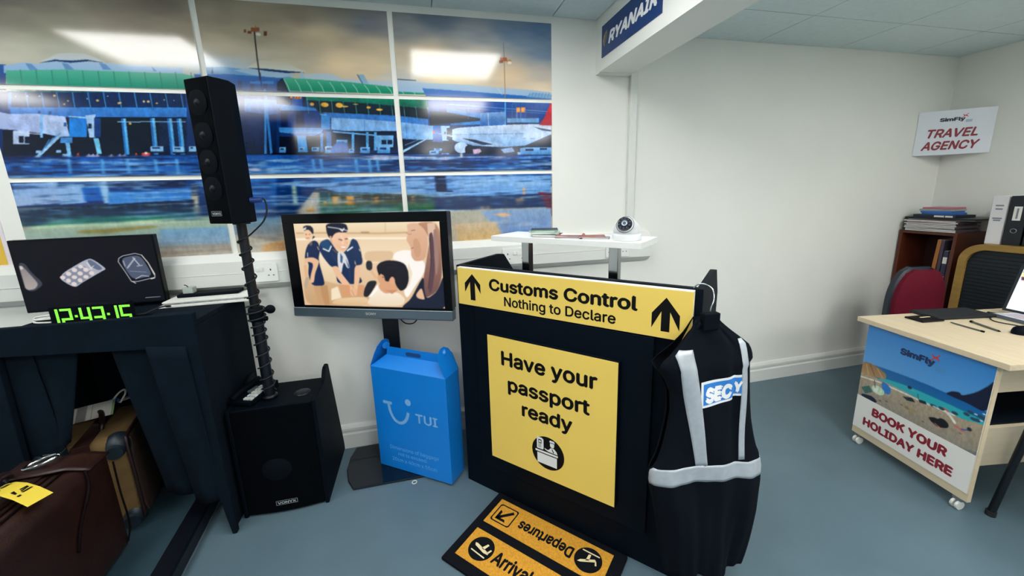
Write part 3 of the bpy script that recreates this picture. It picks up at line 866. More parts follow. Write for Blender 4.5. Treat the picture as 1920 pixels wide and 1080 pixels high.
('l','2f6ea0',2.9,[-1270,1365,-1269,1307]),
('l','2f6ea0',2.9,[-1213,1367,-1212,1308]),
('l','2f6ea0',2.9,[-1156,1368,-1154,1310]),
('l','2f6ea0',2.9,[-1098,1370,-1096,1311]),
('l','2f6ea0',2.9,[-1040,1371,-1037,1313]),
('l','2f6ea0',2.9,[-980,1373,-977,1315]),
('e','b8a890','',[-1574,1320,3,6]),
('e','b8a890','',[-1492,1326,2,7]),
('e','b8a890','',[-1440,1329,2,7]),
('e','b8a890','',[-1117,1345,2,7]),
('e','b8a890','',[-1262,1331,2,7]),
('p','1f6a62','2f7f70',[-1524,1309,-1001,1321,-1000,1267,-1594,1285]),
('p','b9cfae','b9cfae',[-1622,1286,-1375,1289,-940,1302,-933,1274,-1359,1274,-1626,1268]),
('p','9eb3a0','93a3b4',[-1652,1274,-1359,1274,-943,1280,-880,1262,-881,1109,-1659,1159]),
('p','8b8450','8b8450',[-1459,1260,-1301,1264,-1178,1270,-1159,1260,-1365,1241,-1462,1246]),
('p','7fa6c4','8ea3b8',[-1161,1250,-859,1251,-871,1173,-1173,1182]),
('p','9d9a95','a59383',[-1175,1172,-871,1173,-880,1114,-1184,1123]),
('p','12407c','0b2c58',[-970,1484,-553,1482,-463,1437,-574,1313,-806,1309,-993,1304]),
('p','2d6cb0','174a86',[-824,1481,-646,1478,-666,1329,-782,1321]),
('p','a3bcae','a3bcae',[-587,1433,-569,1430,-571,1338,-590,1339]),
('p','88aee0','5a8cc8',[-673,1444,-556,1452,-365,1443,-214,1458,-85,1464,213,1458,723,1455,722,1333,320,1334,-65,1383,-371,1392,-465,1420,-560,1427]),
('p','12305c','12305c',[-574,1310,-783,1308,-764,1287,-576,1295]),
('p','2b4a5c','2f6a3e',[-468,1399,-221,1388,123,1362,118,1279,-127,1277,-481,1291]),
('p','3a3a2c','4a4a30',[-421,1388,-92,1373,41,1359,39,1331,-402,1335]),
('l','88a89a',2.6,[-473,1394,-480,1299]),
('l','88a89a',2.6,[-425,1393,-431,1297]),
('l','88a89a',2.6,[-376,1392,-382,1295]),
('l','88a89a',2.6,[-326,1390,-332,1293]),
('l','88a89a',2.6,[-276,1389,-281,1291]),
('l','88a89a',2.6,[-226,1388,-230,1289]),
('l','88a89a',2.6,[-175,1386,-178,1287]),
('l','88a89a',2.6,[-123,1385,-126,1285]),
('l','88a89a',2.6,[-70,1383,-73,1283]),
('l','88a89a',2.6,[-17,1382,-19,1281]),
('l','88a89a',2.6,[37,1381,35,1279]),
('p','eaa23c','c97a20',[-454,1353,-442,1352,-444,1332,-456,1332]),
('p','eaa23c','c97a20',[-412,1377,-383,1376,-387,1335,-417,1336]),
('p','eaa23c','c97a20',[-348,1375,-313,1374,-318,1332,-352,1334]),
('p','eaa23c','c97a20',[-215,1366,-207,1366,-210,1334,-218,1334]),
('p','eaa23c','c97a20',[-204,1371,-197,1371,-200,1337,-208,1337]),
('p','eaa23c','c97a20',[-34,1366,-24,1366,-27,1328,-37,1328]),
('p','eaa23c','c97a20',[-530,1324,-501,1323,-504,1302,-532,1304]),
('p','0f3360','0c2c58',[82,1368,321,1356,723,1362,722,1286,318,1288,77,1286]),
('p','081a3c','081a3c',[89,1466,144,1465,180,1382,92,1385]),
('p','6fa0d8','6fa0d8',[144,1465,171,1464,181,1388,147,1389]),
('p','6f1f30','6f1f30',[645,1370,726,1362,725,1232,687,1296]),
('p','e6a878','e6a878',[522,1339,534,1339,533,1301,521,1301]),
('p','e6a878','e6a878',[546,1344,558,1344,557,1306,545,1306]),
('p','e6a878','e6a878',[559,1395,572,1395,571,1358,559,1358]),
('p','e6a878','e6a878',[325,1305,336,1305,335,1268,323,1268]),
('p','e6a878','e6a878',[357,1304,368,1304,367,1266,355,1267]),
('p','b8c8d4','b8c8d4',[-382,1287,-125,1294,119,1293,318,1277,317,1260,-384,1271]),
('p','a9a79a','c0b29c',[-113,1282,118,1279,318,1283,722,1280,720,1006,-132,1060]),
('p','8ba4c4','6f8cc0',[318,1280,722,1280,721,1129,431,1144]),
('p','c8b294','c9a878',[170,1215,404,1219,445,1113,194,1121]),
('p','e3b48c','e3b48c',[390,1257,450,1263,489,1250,449,1240]),
('l','8a6a58',4.1,[459,1341,456,1155]),
('p','5f86a4','9a8a7c',[-853,1291,-648,1290,-665,1161,-866,1211]),
('p','c08c58','c98442',[-748,1158,-644,1178,-648,1110,-766,1112]),
('n','0d2a58',[7,0.55,0.6],[-1681,1496,722,1286]),
('n','a6c8ec',[8,0.55,0.62],[-1680,1500,722,1295]),
('n','cfd6d2',[9,0.35,0.62],[-1712,1362,720,1006]),
('r','',[9],[-1716,1344,720,999]),
('r','',[2],[-1662,1577,722,1250]),
('t','',[21,0.42],[-1602,1831,724,1541]),
('t','',[22,0.22],[-1664,1568,720,999]),
('l','241a18',5.2,[-650,2093,-654,2000,-655,1900]),
('l','1a3a6a',5.2,[-652,1927,-653,1860]),
('p','8a5636','8a5636',[-661,2111,-627,2113,-630,2096,-664,2094]),
('p','7a4a30','7a4a30',[-690,2101,-681,2102,-683,2089,-692,2088]),
('p','6a4030','6a4030',[-676,2096,-661,2096,-663,2086,-678,2085]),
('p','6a4030','6a4030',[-612,2099,-599,2100,-602,2081,-615,2080]),
('p','9c6a48','9c6a48',[-643,2121,-639,2121,-640,2108,-645,2108]),
('e','dcd8cc','',[-635,2085,10,6]),
('l','a07858',3.5,[476,2036,475,1940,475,1850]),
('l','6a7078',2.6,[474,2110,476,2041]),
('p','a8613a','a8613a',[454,2042,490,2044,489,2026,453,2025]),
('p','8a5030','8a5030',[450,2030,470,2031,470,2018,450,2017]),
('p','c08a60','c08a60',[490,2034,512,2035,512,2020,489,2019]),
('e','f2e6d0','',[503,2020,11,7]),
('c','',[1.12,0.25],[]),
]
ART_TV=[
('p','e8cfae','d8b48c',[-14,408,722,407,712,-12,-86,-31]),
('p','ecd9b8','e0c49c',[10,393,700,393,705,339,6,331]),
('l','b8946c',4.8,[9,349,168,349,416,344,562,347]),
('l','f6ead2',8.4,[4,320,315,323,554,321]),
('l','c8a880',3.0,[451,390,448,350]),
('p','a88a68','a88a68',[331,353,371,353,370,344,330,344]),
('p','e6ccaa','efd9b8',[314,315,596,316,587,210,332,208]),
('q','d9ba94','d9ba94',[339,262,420,265,481,263,464,215,333,214]),
('p','eedcc0','dcbf98',[110,254,204,243,198,96,113,94]),
('q','d2ae84','c09a70',[11,155,185,102,340,104,327,-9,4,-16]),
('p','b98e60','b98e60',[87,94,133,101,132,0,106,-1]),
('p','ecdcbe','ecdcbe',[150,82,185,95,197,39,143,25]),
('b','','',[4]),
('q','222436','222436',[46,378,63,385,86,383,98,370,96,343,81,349,72,364,46,358]),
('p','d9d4d0','d9d4d0',[44,370,65,378,59,364,48,361]),
('q','e9bf9c','e9bf9c',[47,358,72,367,89,349,83,322,64,315,47,325]),
('l','a86a54',3.0,[55,325,71,326]),
('e','5a4238','',[58,343,4,2]),
('e','5a4238','',[75,343,3,2]),
('p','1c2038','1c2038',[93,336,102,331,84,319]),
('q','16264c','16264c',[64,301,94,316,114,305,118,266,102,223,118,132,119,97,51,96,40,155,52,205,32,226,45,271]),
('l','d8d8d8',4.2,[52,256,50,238]),
('p','6d5a52','6d5a52',[66,301,83,308,84,296,71,287]),
('q','e2b48e','e2b48e',[32,229,55,234,81,234,105,220,103,205,76,156,65,112,44,109,50,143,77,205,46,214,27,198]),
('l','dcae88',15.6,[31,192,29,143]),
('p','b3a28a','b3a28a',[24,136,44,140,22,80,11,92]),
('p','c49a70','c49a70',[58,96,94,97,100,5,74,5]),
('q','171d30','171d30',[162,393,264,393,271,358,256,349,212,352,191,336,182,314,169,332,163,349]),
('l','dcdcdc',4.2,[172,376,215,370,269,358]),
('l','f0f0f0',5.4,[230,366,241,356,251,368]),
('q','d8a684','d8a684',[172,335,185,336,186,296,206,261,231,255,214,225,187,254]),
('q','edc4a4','e6b493',[190,329,212,349,259,351,266,320,260,285,245,264,223,264,197,281,186,308]),
('l','3a2a28',3.6,[219,319,236,314]),
('l','3a2a28',3.6,[251,320,262,321]),
('l','f4f0ec',7.2,[225,282,247,280]),
('l','c07060',1.8,[221,284,234,275,250,279]),
('l','d6a080',3.0,[251,314,257,300]),
('q','1b3358','14264a',[124,308,167,323,183,296,206,258,237,255,266,285,284,323,308,314,321,267,325,202,284,195,286,231,295,159,318,110,186,105,183,157,196,194,165,186,132,230,113,272]),
('q','23466e','23466e',[124,308,167,321,178,287,156,263,127,284]),
('l','f2f2f2',6.0,[135,275,162,263,177,287]),
('l','f2f2f2',6.6,[255,266,282,282]),
('l','c8a888',4.8,[107,284,112,271]),
('l','d8c0a8',4.8,[314,272,317,265]),
('q','d8d4d4','d8d4d4',[206,264,238,258,250,231,260,186,244,182,232,213,223,194,213,158,201,170,199,212]),
('p','3a5c8c','3a5c8c',[218,255,229,237,222,206,213,212]),
('p','4a6c9c','4a6c9c',[241,231,255,192,248,186]),
('l','e8742c',2.4,[183,272,203,255]),
('q','e6b894','e6b894',[165,191,198,194,212,158,256,97,265,72,246,72,211,102,179,151]),
('q','e6b894','e6b894',[282,195,312,197,302,134,282,78,265,78,273,134]),
('q','e3b18c','e3b18c',[244,78,265,94,286,78,282,57,256,45,243,59]),
('l','b9805c',2.4,[253,78,264,50]),
('p','d29a70','d29a70',[192,103,247,103,243,43,204,42]),
('p','d29a70','d29a70',[289,105,320,104,308,48,275,47]),
('q','e4c8a0','d8b486',[156,26,203,39,333,47,328,1,140,6]),
('q','f4efe8','f4efe8',[469,230,484,257,525,269,561,266,623,211,614,163,565,102,523,40,507,76,540,162,501,215]),
('p','e8d8c0','e8d8c0',[544,210,558,162,541,108,514,83]),
('q','262a30','262a30',[339,208,348,219,365,218,370,208,368,181,357,172,339,178]),
('l','ddb08c',15.6,[363,169,379,142]),
('q','1d1d26','1d1d26',[342,123,380,126,382,111,333,45,309,48,318,85]),
('q','f3eadc','e6d2b4',[385,111,394,80,418,65,482,73,516,39,497,5,319,4,343,48]),
('p','f6f2ec','f6f2ec',[333,45,391,111,381,80,349,49]),
('q','d59f78','d59f78',[393,163,428,161,470,143,484,100,479,76,418,62,400,81,390,99,399,111,387,130]),
('p','c88a66','c88a66',[419,81,483,82,452,63]),
('q','14121c','14121c',[390,193,408,211,446,222,496,218,528,204,540,168,538,126,521,89,494,76,475,103,467,143,447,137,442,121,424,124,423,148,406,160,398,148,391,172]),
('e','dca480','',[460,126,12,19]),
('l','3a2a24',3.0,[412,143,421,141]),
('q','dcb294','d0a080',[547,384,596,390,636,373,642,299,624,223,575,215,558,240,562,275,554,292,541,316,556,344]),
('q','b8886c','6a4a48',[593,390,701,393,699,164,669,79,604,41,605,127,627,217,650,316,629,362]),
('p','d8b8a0','d8b8a0',[643,385,679,390,675,258,647,199]),
('l','8a5850',3.0,[562,275,577,280]),
('q','141c30','141c30',[497,5,541,40,585,114,610,151,607,78,616,41,669,79,705,164,718,-12,492,-17]),
('q','deb490','deb490',[565,62,596,99,605,54,607,38,573,44]),
('b','','',[2]),
('q','c89a78','c89a78',[572,316,596,322,610,269,595,234,574,240]),
('l','9a6a58',1.8,[545,344,555,338,568,340]),
('l','3a2a28',1.8,[569,355,586,357]),
('q','5a4048','5a4048',[646,339,667,350,667,188,640,67,625,78,647,199]),
('q','9a7a70','9a7a70',[668,362,686,356,684,211,667,140,665,211]),
('l','2a2028',1.8,[652,339,648,211,626,91]),
('l','f6d8bc',3.6,[232,336,240,320,234,296]),
('l','e0a88a',1.8,[205,296,216,283]),
('l','2a3c60',2.4,[255,243,254,158,251,109]),
('l','2c4470',2.4,[174,254,194,212]),
('l','2a2434',2.4,[420,203,451,209,494,203]),
('l','2c2636',2.4,[436,185,481,191,521,162]),
('b','','',[3]),
]
ART_BEACH=[
('p','1a72c4','6fb0ea',[-101,690,548,708,580,385,-73,312]),
('q','0a5fa8','1aa0b8',[-4,386,111,399,251,408,393,407,516,401,511,339,230,267,-27,211]),
('q','2fb4c0','2fb4c0',[93,345,214,362,343,364,507,360,514,322,371,319,223,312,86,307]),
('q','b9a487','8e8a82',[-45,326,69,333,196,330,309,324,427,324,525,349,580,224,-42,107]),
('l','eef0ea',6.6,[-5,302,98,318,198,320,309,321,408,327]),
('q','9a7048','b89468',[-1,388,37,396,87,387,123,371,120,344,69,333,-2,316]),
('l','6a4a30',3.8,[38,388,68,338]),
('l','d8b488',3.8,[20,380,36,334]),
('l','d8b48c',3.8,[74,382,106,346]),
('q','0c1836','0c1836',[360,403,381,425,407,434,415,422,455,458,488,506,500,534,510,499,501,392,440,402,394,401]),
('b','','',[2]),
('q','2f7fd0','2f7fd0',[103,321,122,331,153,313,151,278,119,272]),
('e','c9e4c4','',[95,273,31,22]),
('e','e8f0e0','',[84,273,12,16]),
('p','3f6f6a','3f6f6a',[12,247,50,276,71,249,36,223]),
('q','17233c','17233c',[12,213,72,228,101,215,91,197,36,190]),
('l','3a4660',3.8,[71,316,80,280]),
('e','17233c','',[228,359,9,8]),
('l','b8c4c8',1.9,[229,354,252,350]),
('p','24303c','24303c',[205,302,245,316,261,301,226,292]),
('p','24303c','24303c',[270,323,298,328,306,317,277,310]),
('l','2a3a50',2.8,[264,346,270,323]),
('q','16161c','16161c',[319,264,342,276,353,275,364,287,380,287,396,274,394,255,361,240,332,249]),
('l','c86a58',3.8,[347,250,373,241]),
('e','a89470','',[253,253,15,12]),
('e','8f7c60','',[232,257,12,8]),
('l','ece8e0',9.5,[369,328,395,314,413,295]),
('l','e06a5c',7.6,[364,335,384,332]),
('l','d86868',7.6,[416,282,446,277]),
('l','4868b0',5.7,[438,281,455,288]),
('e','22303c','',[462,297,8,8]),
('e','2b4a5c','',[359,330,12,7]),
('e','2b4a5c','',[406,336,12,7]),
('e','2b4a5c','',[443,354,11,7]),
('e','2b4a5c','',[467,347,11,7]),
('e','2b4a5c','',[485,370,11,7]),
('e','2b4a5c','',[479,349,10,7]),
('e','2b4a5c','',[497,368,10,7]),
('e','2b4a5c','',[329,325,13,7]),
('e','2b4a5c','',[454,370,11,7]),
('e','dce6ea','',[334,323,7,3]),
('e','dce6ea','',[471,371,6,3]),
('e','dce6ea','',[491,355,6,3]),
('e','dce6ea','',[495,386,6,3]),
('e','6a5c4c','',[113,225,7,4]),
('e','6a5c4c','',[142,238,7,3]),
('e','6a5c4c','',[208,259,6,3]),
('e','6a5c4c','',[304,230,6,3]),
('e','6a5c4c','',[438,261,5,2]),
('t','',[31,0.35],[0,0,507,330]),
]
ART_XRAY=[
('p','03060f','03060f',[-25,338,550,294,477,-83,-113,-20]),
('q','3c3f4a','3c3f4a',[12,206,33,203,46,162,76,111,39,83,13,88]),
('q','85807e','a8a09c',[12,195,24,190,41,152,58,113,41,91,12,91,12,140]),
('p','c8c4c0','c8c4c0',[13,193,23,190,24,179,14,176]),
('b','','',[2]),
('q','a9abb8','a9abb8',[119,137,240,210,261,195,292,157,275,149,197,104,170,84]),
('q','5f6c84','5f6c84',[233,201,248,201,281,160,264,152,241,171]),
('q','82879a','82879a',[128,138,215,186,246,137,198,107,170,91]),
('e','d8cdc8','',[140,133,9,8]),
('e','d8cdc8','',[162,147,9,9]),
('e','d8cdc8','',[184,161,9,9]),
('e','d8cdc8','',[207,174,8,8]),
('e','d8cdc8','',[156,118,8,9]),
('e','d8cdc8','',[178,131,9,8]),
('e','d8cdc8','',[200,145,9,9]),
('e','d8cdc8','',[222,159,9,9]),
('e','d8cdc8','',[171,102,9,9]),
('e','d8cdc8','',[194,116,8,9]),
('e','d8cdc8','',[216,129,9,8]),
('e','d8cdc8','',[238,143,9,9]),
('l','dcd8d8',3.4,[207,178,224,161]),
('l','dcd8d8',3.4,[231,190,242,160]),
('l','d0ccd0',2.8,[251,174,232,157]),
('l','c8c8d0',2.8,[342,200,357,209,401,217,423,208,440,172,455,122,453,106,388,93,367,95,352,142,337,185,342,200]),
('q','4c566c','4c566c',[349,199,399,210,422,200,444,126,435,112,374,102,354,153]),
('l','e0d8d0',3.4,[423,208,440,172,453,118]),
('l','a8acb8',3.4,[355,187,357,164]),
('l','a0a4b0',6.2,[364,156,396,195]),
('l','b8bcc4',3.9,[391,199,408,164]),
('l','9aa0ac',4.5,[399,161,417,163]),
('l','8a92a4',2.2,[370,141,426,132]),
('l','b0b4bc',3.4,[384,105,408,118,432,112]),
('l','d8d8d8',3.4,[370,95,380,86]),
('l','d8d8d8',3.4,[438,100,451,103]),
('b','','',[1]),
('l','b8bcc4',2.0,[403,18,457,17]),
]
ART_LAPTOP=[
('p','f2eefa','f2eefa',[-281,220,520,287,622,-25,-70,-67]),
('p','7fc0b0','7fc0b0',[-3,200,340,200,341,181,8,176]),
('p','1c3c3c','1c3c3c',[4,177,341,182,342,176,4,172]),
('p','e8e2a0','e8e2a0',[1,171,343,174,346,155,5,151]),
('p','5a3440','5a3440',[4,150,346,155,347,137,8,136]),
('p','5a6078','5a6078',[58,114,351,113,351,72,64,74]),
('p','f4f2fa','f4f2fa',[69,98,340,95,341,84,71,88]),
('p','d0b080','d0b080',[59,65,346,61,347,51,61,55]),
('p','c8584a','a83c34',[60,53,347,51,352,1,63,12]),
('p','f0c070','f0c070',[166,26,219,43,259,14,159,17]),
]

# ------------------------------------------------------------------ materials
wallm = mat('painted_wall', 'f1f1ea', 0.5, noise=0.015, nscale=3, bump=0.05, bscale=60)
floorm = mat('grey_vinyl_floor', '586e79', 0.42, noise=0.06, nscale=5, bump=0.04, bscale=150)
white = mat('white_plastic', 'ecedea', 0.35, spec=0.4)
trimm = mat('white_gloss_paint', 'e6e7e2', 0.3)
edgew = mat('white_board_edge', 'f0efe8', 0.5)
black = mat('black_board', '010b16', 0.6, noise=0.08, nscale=30, spec=.12)
blackp = mat('black_plastic', '020912', 0.65, spec=.1)
blackg = mat('black_gloss', '02050a', 0.3, spec=.2)
blackm = mat('black_metal', '070d16', 0.4, spec=.4)
cloth = mat('black_felt', '0a1620', 0.95, noise=0.14, nscale=14, bump=0.5, bscale=260, spec=0.1)
grille = mat('speaker_grille', '02050a', 0.8, bump=0.6, bscale=700, spec=0.06)
yellow = mat('yellow_sign', 'f7d468', 0.5, spec=.3)
ink = mat('black_ink', '060506', 0.6, spec=.2)
chrome = mat('chrome', 'c8ccd0', 0.12, 1.0)
greytxt = mat('badge_silver', 'b9c0c4', 0.35, 0.3)
rubber = mat('dark_rubber', '14181e', 0.7)
paper = mat('white_paper', 'efece6', 0.6)

# ------------------------------------------------------------------ the room
XL, XR, YF = -4.2, 3.69, -7.2
BX0, BX1, BZ = 0.983, 1.178, 1.985
struct(MB(floorm).box(XL - .1, XR + .1, YF - .1, .1, -.1, 0).build('floor'))
struct(MB(wallm).box(XL - .1, XR + .1, 0, .1, 0, 2.5).build('wall_back'))
struct(MB(wallm).box(XR, XR + .1, YF, 0, 0, 2.5).build('wall_right'))
struct(MB(wallm).box(XL - .1, XL, YF, 0, 0, 2.5).build('wall_left'))
struct(MB(wallm).box(XL - .1, XR + .1, YF - .1, YF, 0, 2.5).build('wall_front'))
# suspended ceiling: tiles with thin seams
tilem = mat('ceiling_tile', 'dcebec', 0.9, noise=0.03, nscale=30, bump=0.3, bscale=160, spec=0.1)
seamm = mat('ceiling_seam', '8a979b', 0.8)
bm = MB(tilem, seamm)
def tiles(x0, x1, xg, y0, y1, yg, z):
    xs = sorted(set([x0, x1] + [xg + .61 * k for k in range(-12, 12) if x0 < xg + .61 * k < x1]))
    ys = sorted(set([y0, y1] + [yg - .61 * k for k in range(-2, 12) if y0 < yg - .61 * k < y1]))
    g = .0025
    for a, b in zip(xs[:-1], xs[1:]):
        for c, d in zip(ys[:-1], ys[1:]):
            spans = [(a, b)]
            for lx, ly in LIGHT_SPOTS:
                if c < ly < d:
                    spans = [q for p, r_ in spans for q in ((p, min(r_, lx - .303)), (max(p, lx + .303), r_)) if q[1] - q[0] > .01]
            for p, r_ in spans:
                bm.box(p + g, r_ - g, c + g, d - g, z, z + .03, tilem)
    bm.box(x0, x1, y0, y1, z + .10, z + .13, seamm)
tiles(XL, BX0, .126, YF, 0, -.55, LEFT_Z)
tiles(BX1, XR, 2.008, YF, 0, -.35, RIGHT_Z)
struct(bm.build('ceiling'))
beam = MB(wallm).box(BX0, BX1, YF, 0, BZ, 2.45)
beam.prism([(BX0, -.045), (BX1, -.045), (BX1, 0), (BX0, 0)], 'z', BZ - .004, BZ)
struct(beam.build('trim_1'), 'white boxed beam crossing under the ceiling')
def skirting(name, x0, x1, y0, y1, axis):
    prof = [(0, 0), (.018, 0), (.018, .082), (.013, .09), (.013, .098), (.017, .104), (.017, .118), (.010, .131), (.006, .137), (0, .138)]
    b = MB(trimm)
    if axis == 'x':
        b.prism([(-p, z) for p, z in prof], 'x', x0, x1)
    else:
        b.prism([(x1 - p, z) for p, z in prof], 'y', y0, y1)
    return struct(b.build(name))
skirting('baseboard_back', XL, XR, 0, 0, 'x')
skirting('baseboard_right', 0, XR, YF, 0, 'y')
# dado trunking along the wall, with its mitred end, and the vertical trunking beside the beam
tr = MB(trimm)
tr.prism([(0, .948), (-.018, .948), (-.052, .974), (-.052, 1.088), (-.022, 1.122), (0, 1.122)], 'x', XL, 1.335)
tr.prism([(-.052, 1.03), (-.0545, 1.03), (-.0545, 1.0325), (-.052, 1.0325)], 'x', XL, 1.33)
struct(tr.build('trim_2', bevel=.002), 'white cable trunking running along the wall under the mural')
struct(MB(trimm).box(1.186, 1.229, -.022, 0, 1.12, BZ + .02).build('trim_3', bevel=.003), 'narrow vertical white trunking below the beam')

def socket(x, z, label, w=.146):
    t = thing('wall_socket', label, 'socket', (x, -.0535, z), 0, 'double sockets in the trunking')
    for k in (.058, .078):
        MB(white).box(k, k + .011, -.014, -.009, .05, .07).build('rocker_switch', t, bevel=.0015)
    h = MB(white, rubber).box(0, w, -.009, 0, 0, .086, white)
    for cx in (.028, .118):
        h.box(cx - .0025, cx + .0025, -.0095, -.009, .052, .061, rubber)
        h.box(cx - .014, cx - .007, -.0095, -.009, .028, .032, rubber)
        h.box(cx + .007, cx + .014, -.0095, -.009, .028, .032, rubber)
    h.build('face_plate', t)
    return t
socket(-.833, .985, 'white double socket on the trunking, just right of the speaker pole')
socket(.422, .985, 'white double socket behind the left wing of the black counter')
socket(1.036, .985, 'white double socket partly hidden by the right post of the white shelf')

# square recessed ceiling lights
diff = mat('light_diffuser', 'fbfbf9', 0.5, emit=LIGHT_STRENGTH)
dim = mat('dimmed_light_diffuser', 'fbfbf9', 0.5, emit=LIGHT_STRENGTH * .75)   # the two lamps by the mural, set dimmer to balance wall and reflections
WHERE = ['row nearest the mural, left one', 'row nearest the mural, right one', 'second row from the mural, middle one', 'second row from the mural, beside the beam', 'second row from the mural, far left one', 'added fill, third row from the mural, left one', 'added fill, third row from the mural, right one', 'added fill, last row, left one', 'added fill, last row, right one', 'just right of the beam, first one from the wall', 'above the travel desk chair, near the right wall', 'added fill, right of the beam, second one from the wall', 'added fill, near the right wall, behind the travel desk', 'added fill, right of the beam, last one']
for k, (x, y) in enumerate(LIGHT_SPOTS):
    z = LEFT_Z if x < BX0 else RIGHT_Z
    t = thing('ceiling_light', 'square flat ceiling light, ' + WHERE[k], 'light', (x, y, z), 0, 'square ceiling lights')
    f = MB(white)
    for a, b, c, d in ((-.3, .3, -.3, -.285), (-.3, .3, .285, .3), (-.3, -.285, -.285, .285), (.285, .3, -.285, .285)):
        f.box(a, b, c, d, -.004, .075)
    f.build('frame', t)
    MB(dim if k < 2 else diff).box(-.285, .285, -.285, .285, .012, .018).build('diffuser', t)

# ------------------------------------------------------------------ the mural, nine glossy boards
muralm = print_mat('mural_print', 0.11, spec=0.8, coat=0.0)
XC = [(-1.650, -.886), (-.862, -.082), (-.058, .729)]
ZC = [(1.851, 2.216), (1.487, 1.833), (1.122, 1.468)]
full = raster(ART_MURAL, -1650, 729, 1122, 2216, 3.0)
COLN = ['left', 'middle', 'right']
ROWN = [['brown evening sky above a green barrel roof', 'brown sky with a tall floodlight mast', 'blue grey sky with a small floodlight mast'],
        ['jet bridge and dark windows left of the column speaker', 'terminal balcony with the gate number 37', 'white airliner with a red tail at its gate'],
        ['wet apron reflecting a jet bridge, behind the left screen', 'wet apron with orange lights, above the big screen', 'pale wet apron beside the bare white wall']]
for j, (z0, z1) in enumerate(ZC):
    for i, (x0, x1) in enumerate(XC):
        a = full[int(round((z0 * 1000 - 1122) / 3)):int(round((z1 * 1000 - 1122) / 3)) + 1, int(round((x0 * 1000 + 1650) / 3)):int(round((x1 * 1000 + 1650) / 3)) + 1]
        o = picture('mural_panel', a, x1 - x0, z1 - z0, muralm, None, (x0, -.006, z0), edgew, .0055)
        tag(o, 'glossy mural board showing ' + ROWN[j][i], 'wall mural', 'airport mural boards')
y = MB(mat('yellow_notice', 'e7bd45', 0.5), mat('notice_border', 'e9dfe6', 0.6))
y.box(-2.12, -1.722, -.004, 0, 1.112, 1.75, y.mats[1]).box(-2.1, -1.735, -.005, -.003, 1.126, 1.735, y.mats[0])
tag(y.build('yellow_notice'), 'yellow notice with a pale border on the wall, left of the mural', 'notice')

# airline sign on the beam
sg = MB(mat('sign_navy', '123a74', 0.35), mat('sign_white', 'f2f2f2', 0.5), mat('sign_gold', 'b79a63', 0.5))
fb = lambda u, v: (BX0 - .0045, -.076 - u, v)
sg.box(BX0 - .004, BX0, -.594, -.076, 2.042, 2.190, sg.mats[0])
sg.text('RYANAIR', fb, .072, 2.088, .425, .056, sg.mats[1], .04, .28)
sg.flat([(.018, 2.118), (.026, 2.138), (.04, 2.15), (.058, 2.155), (.062, 2.15), (.044, 2.143), (.034, 2.13), (.028, 2.112), (.03, 2.098), (.036, 2.084), (.024, 2.095)], fb, sg.mats[2])
for k in range(5):
    sg.flat([(.034 + k * .005, 2.097 + k * .004), (.036 + k * .005, 2.097 + k * .004), (.037 + k * .005, 2.140 + k * .002), (.035 + k * .005, 2.140 + k * .002)], fb, sg.mats[2])
sg.flat([(.036, 2.084), (.042, 2.094), (.062, 2.142), (.058, 2.145)], fb, sg.mats[2])
tag(sg.build('airline_sign'), 'navy airline name sign on the side of the ceiling beam', 'sign')

# corner sign
CX, CY = 3.69 - .002, -.002
SA, SB = Vector((3.404, -.002, 0)), Vector((3.688, -.246, 0))
SU = (SB - SA).normalized()
SN = Vector((-SU.y, SU.x, 0))
SW = (SB - SA).length
red = mat('deep_red_ink', '8f1c2e', 0.5)
navy = mat('navy_ink', '16233f', 0.5)
redp = mat('red_ink', 'd33a34', 0.5)
greyi = mat('pale_grey_blue_ink', '8fb0c4', 0.5)
def logo(mb, fn, x, z, w, cap, navym, redm, greym):
    mb.text('SimFly', fn, x, z, w, cap, navym, .05)
    px, pz, s = x + w * .98, z + cap * 1.15, cap * .62
    mb.flat([(px - s, pz - s * .75), (px - s * .8, pz - s * .9), (px + s * .9, pz + s * .8), (px + s, pz + s), (px + s * .75, pz + s * .95)], fn, redm)
    mb.flat([(px - s * .1, pz), (px + s * .15, pz - .1 * s), (px + s * .9, pz - s * .55), (px + s * .95, pz - s * .42), (px + s * .35, pz + s * .3)], fn, redm)
    mb.flat([(px, pz + s * .1), (px - s * .75, pz + s * .7), (px - s * .85, pz + s * .58), (px - s * .3, pz - s * .2)], fn, redm)
    for k in range(3):
        mb.flat([(x + w * 1.02, z - cap * (.05 + k * .24)), (x + w * 1.28 - k * .01 * w, z - cap * (.05 + k * .24)), (x + w * 1.28 - k * .01 * w, z + cap * (.1 - k * .24)), (x + w * 1.02, z + cap * (.1 - k * .24))], fn, greym)
cs = MB(mat('sign_card', 'e2e6ee', 0.35))
fs_ = lambda u, v: tuple(SA + SU * u - SN * .0012 + Vector((0, 0, 1.545 + v)))
a, b, c = SA, SB, Vector((3.688, -.002, 0))
tri = [(a.x, a.y), (b.x, b.y), (c.x, c.y)]
cs.prism(tri, 'z', 1.545, 1.832)
SH = .287
logo(cs, fs_, SW * .29, SH * .755, SW * .33, SH * .085, navy, redp, greyi)
cs.text('TRAVEL', fs_, SW * .155, SH * .40, SW * .66, SH * .2, red, .03, .25)
cs.text('AGENCY', fs_, SW * .10, SH * .12, SW * .76, SH * .2, red, .03, .25)
tag(cs.build('corner_sign'), 'white travel agency sign set across the room corner above the bookcase', 'sign')
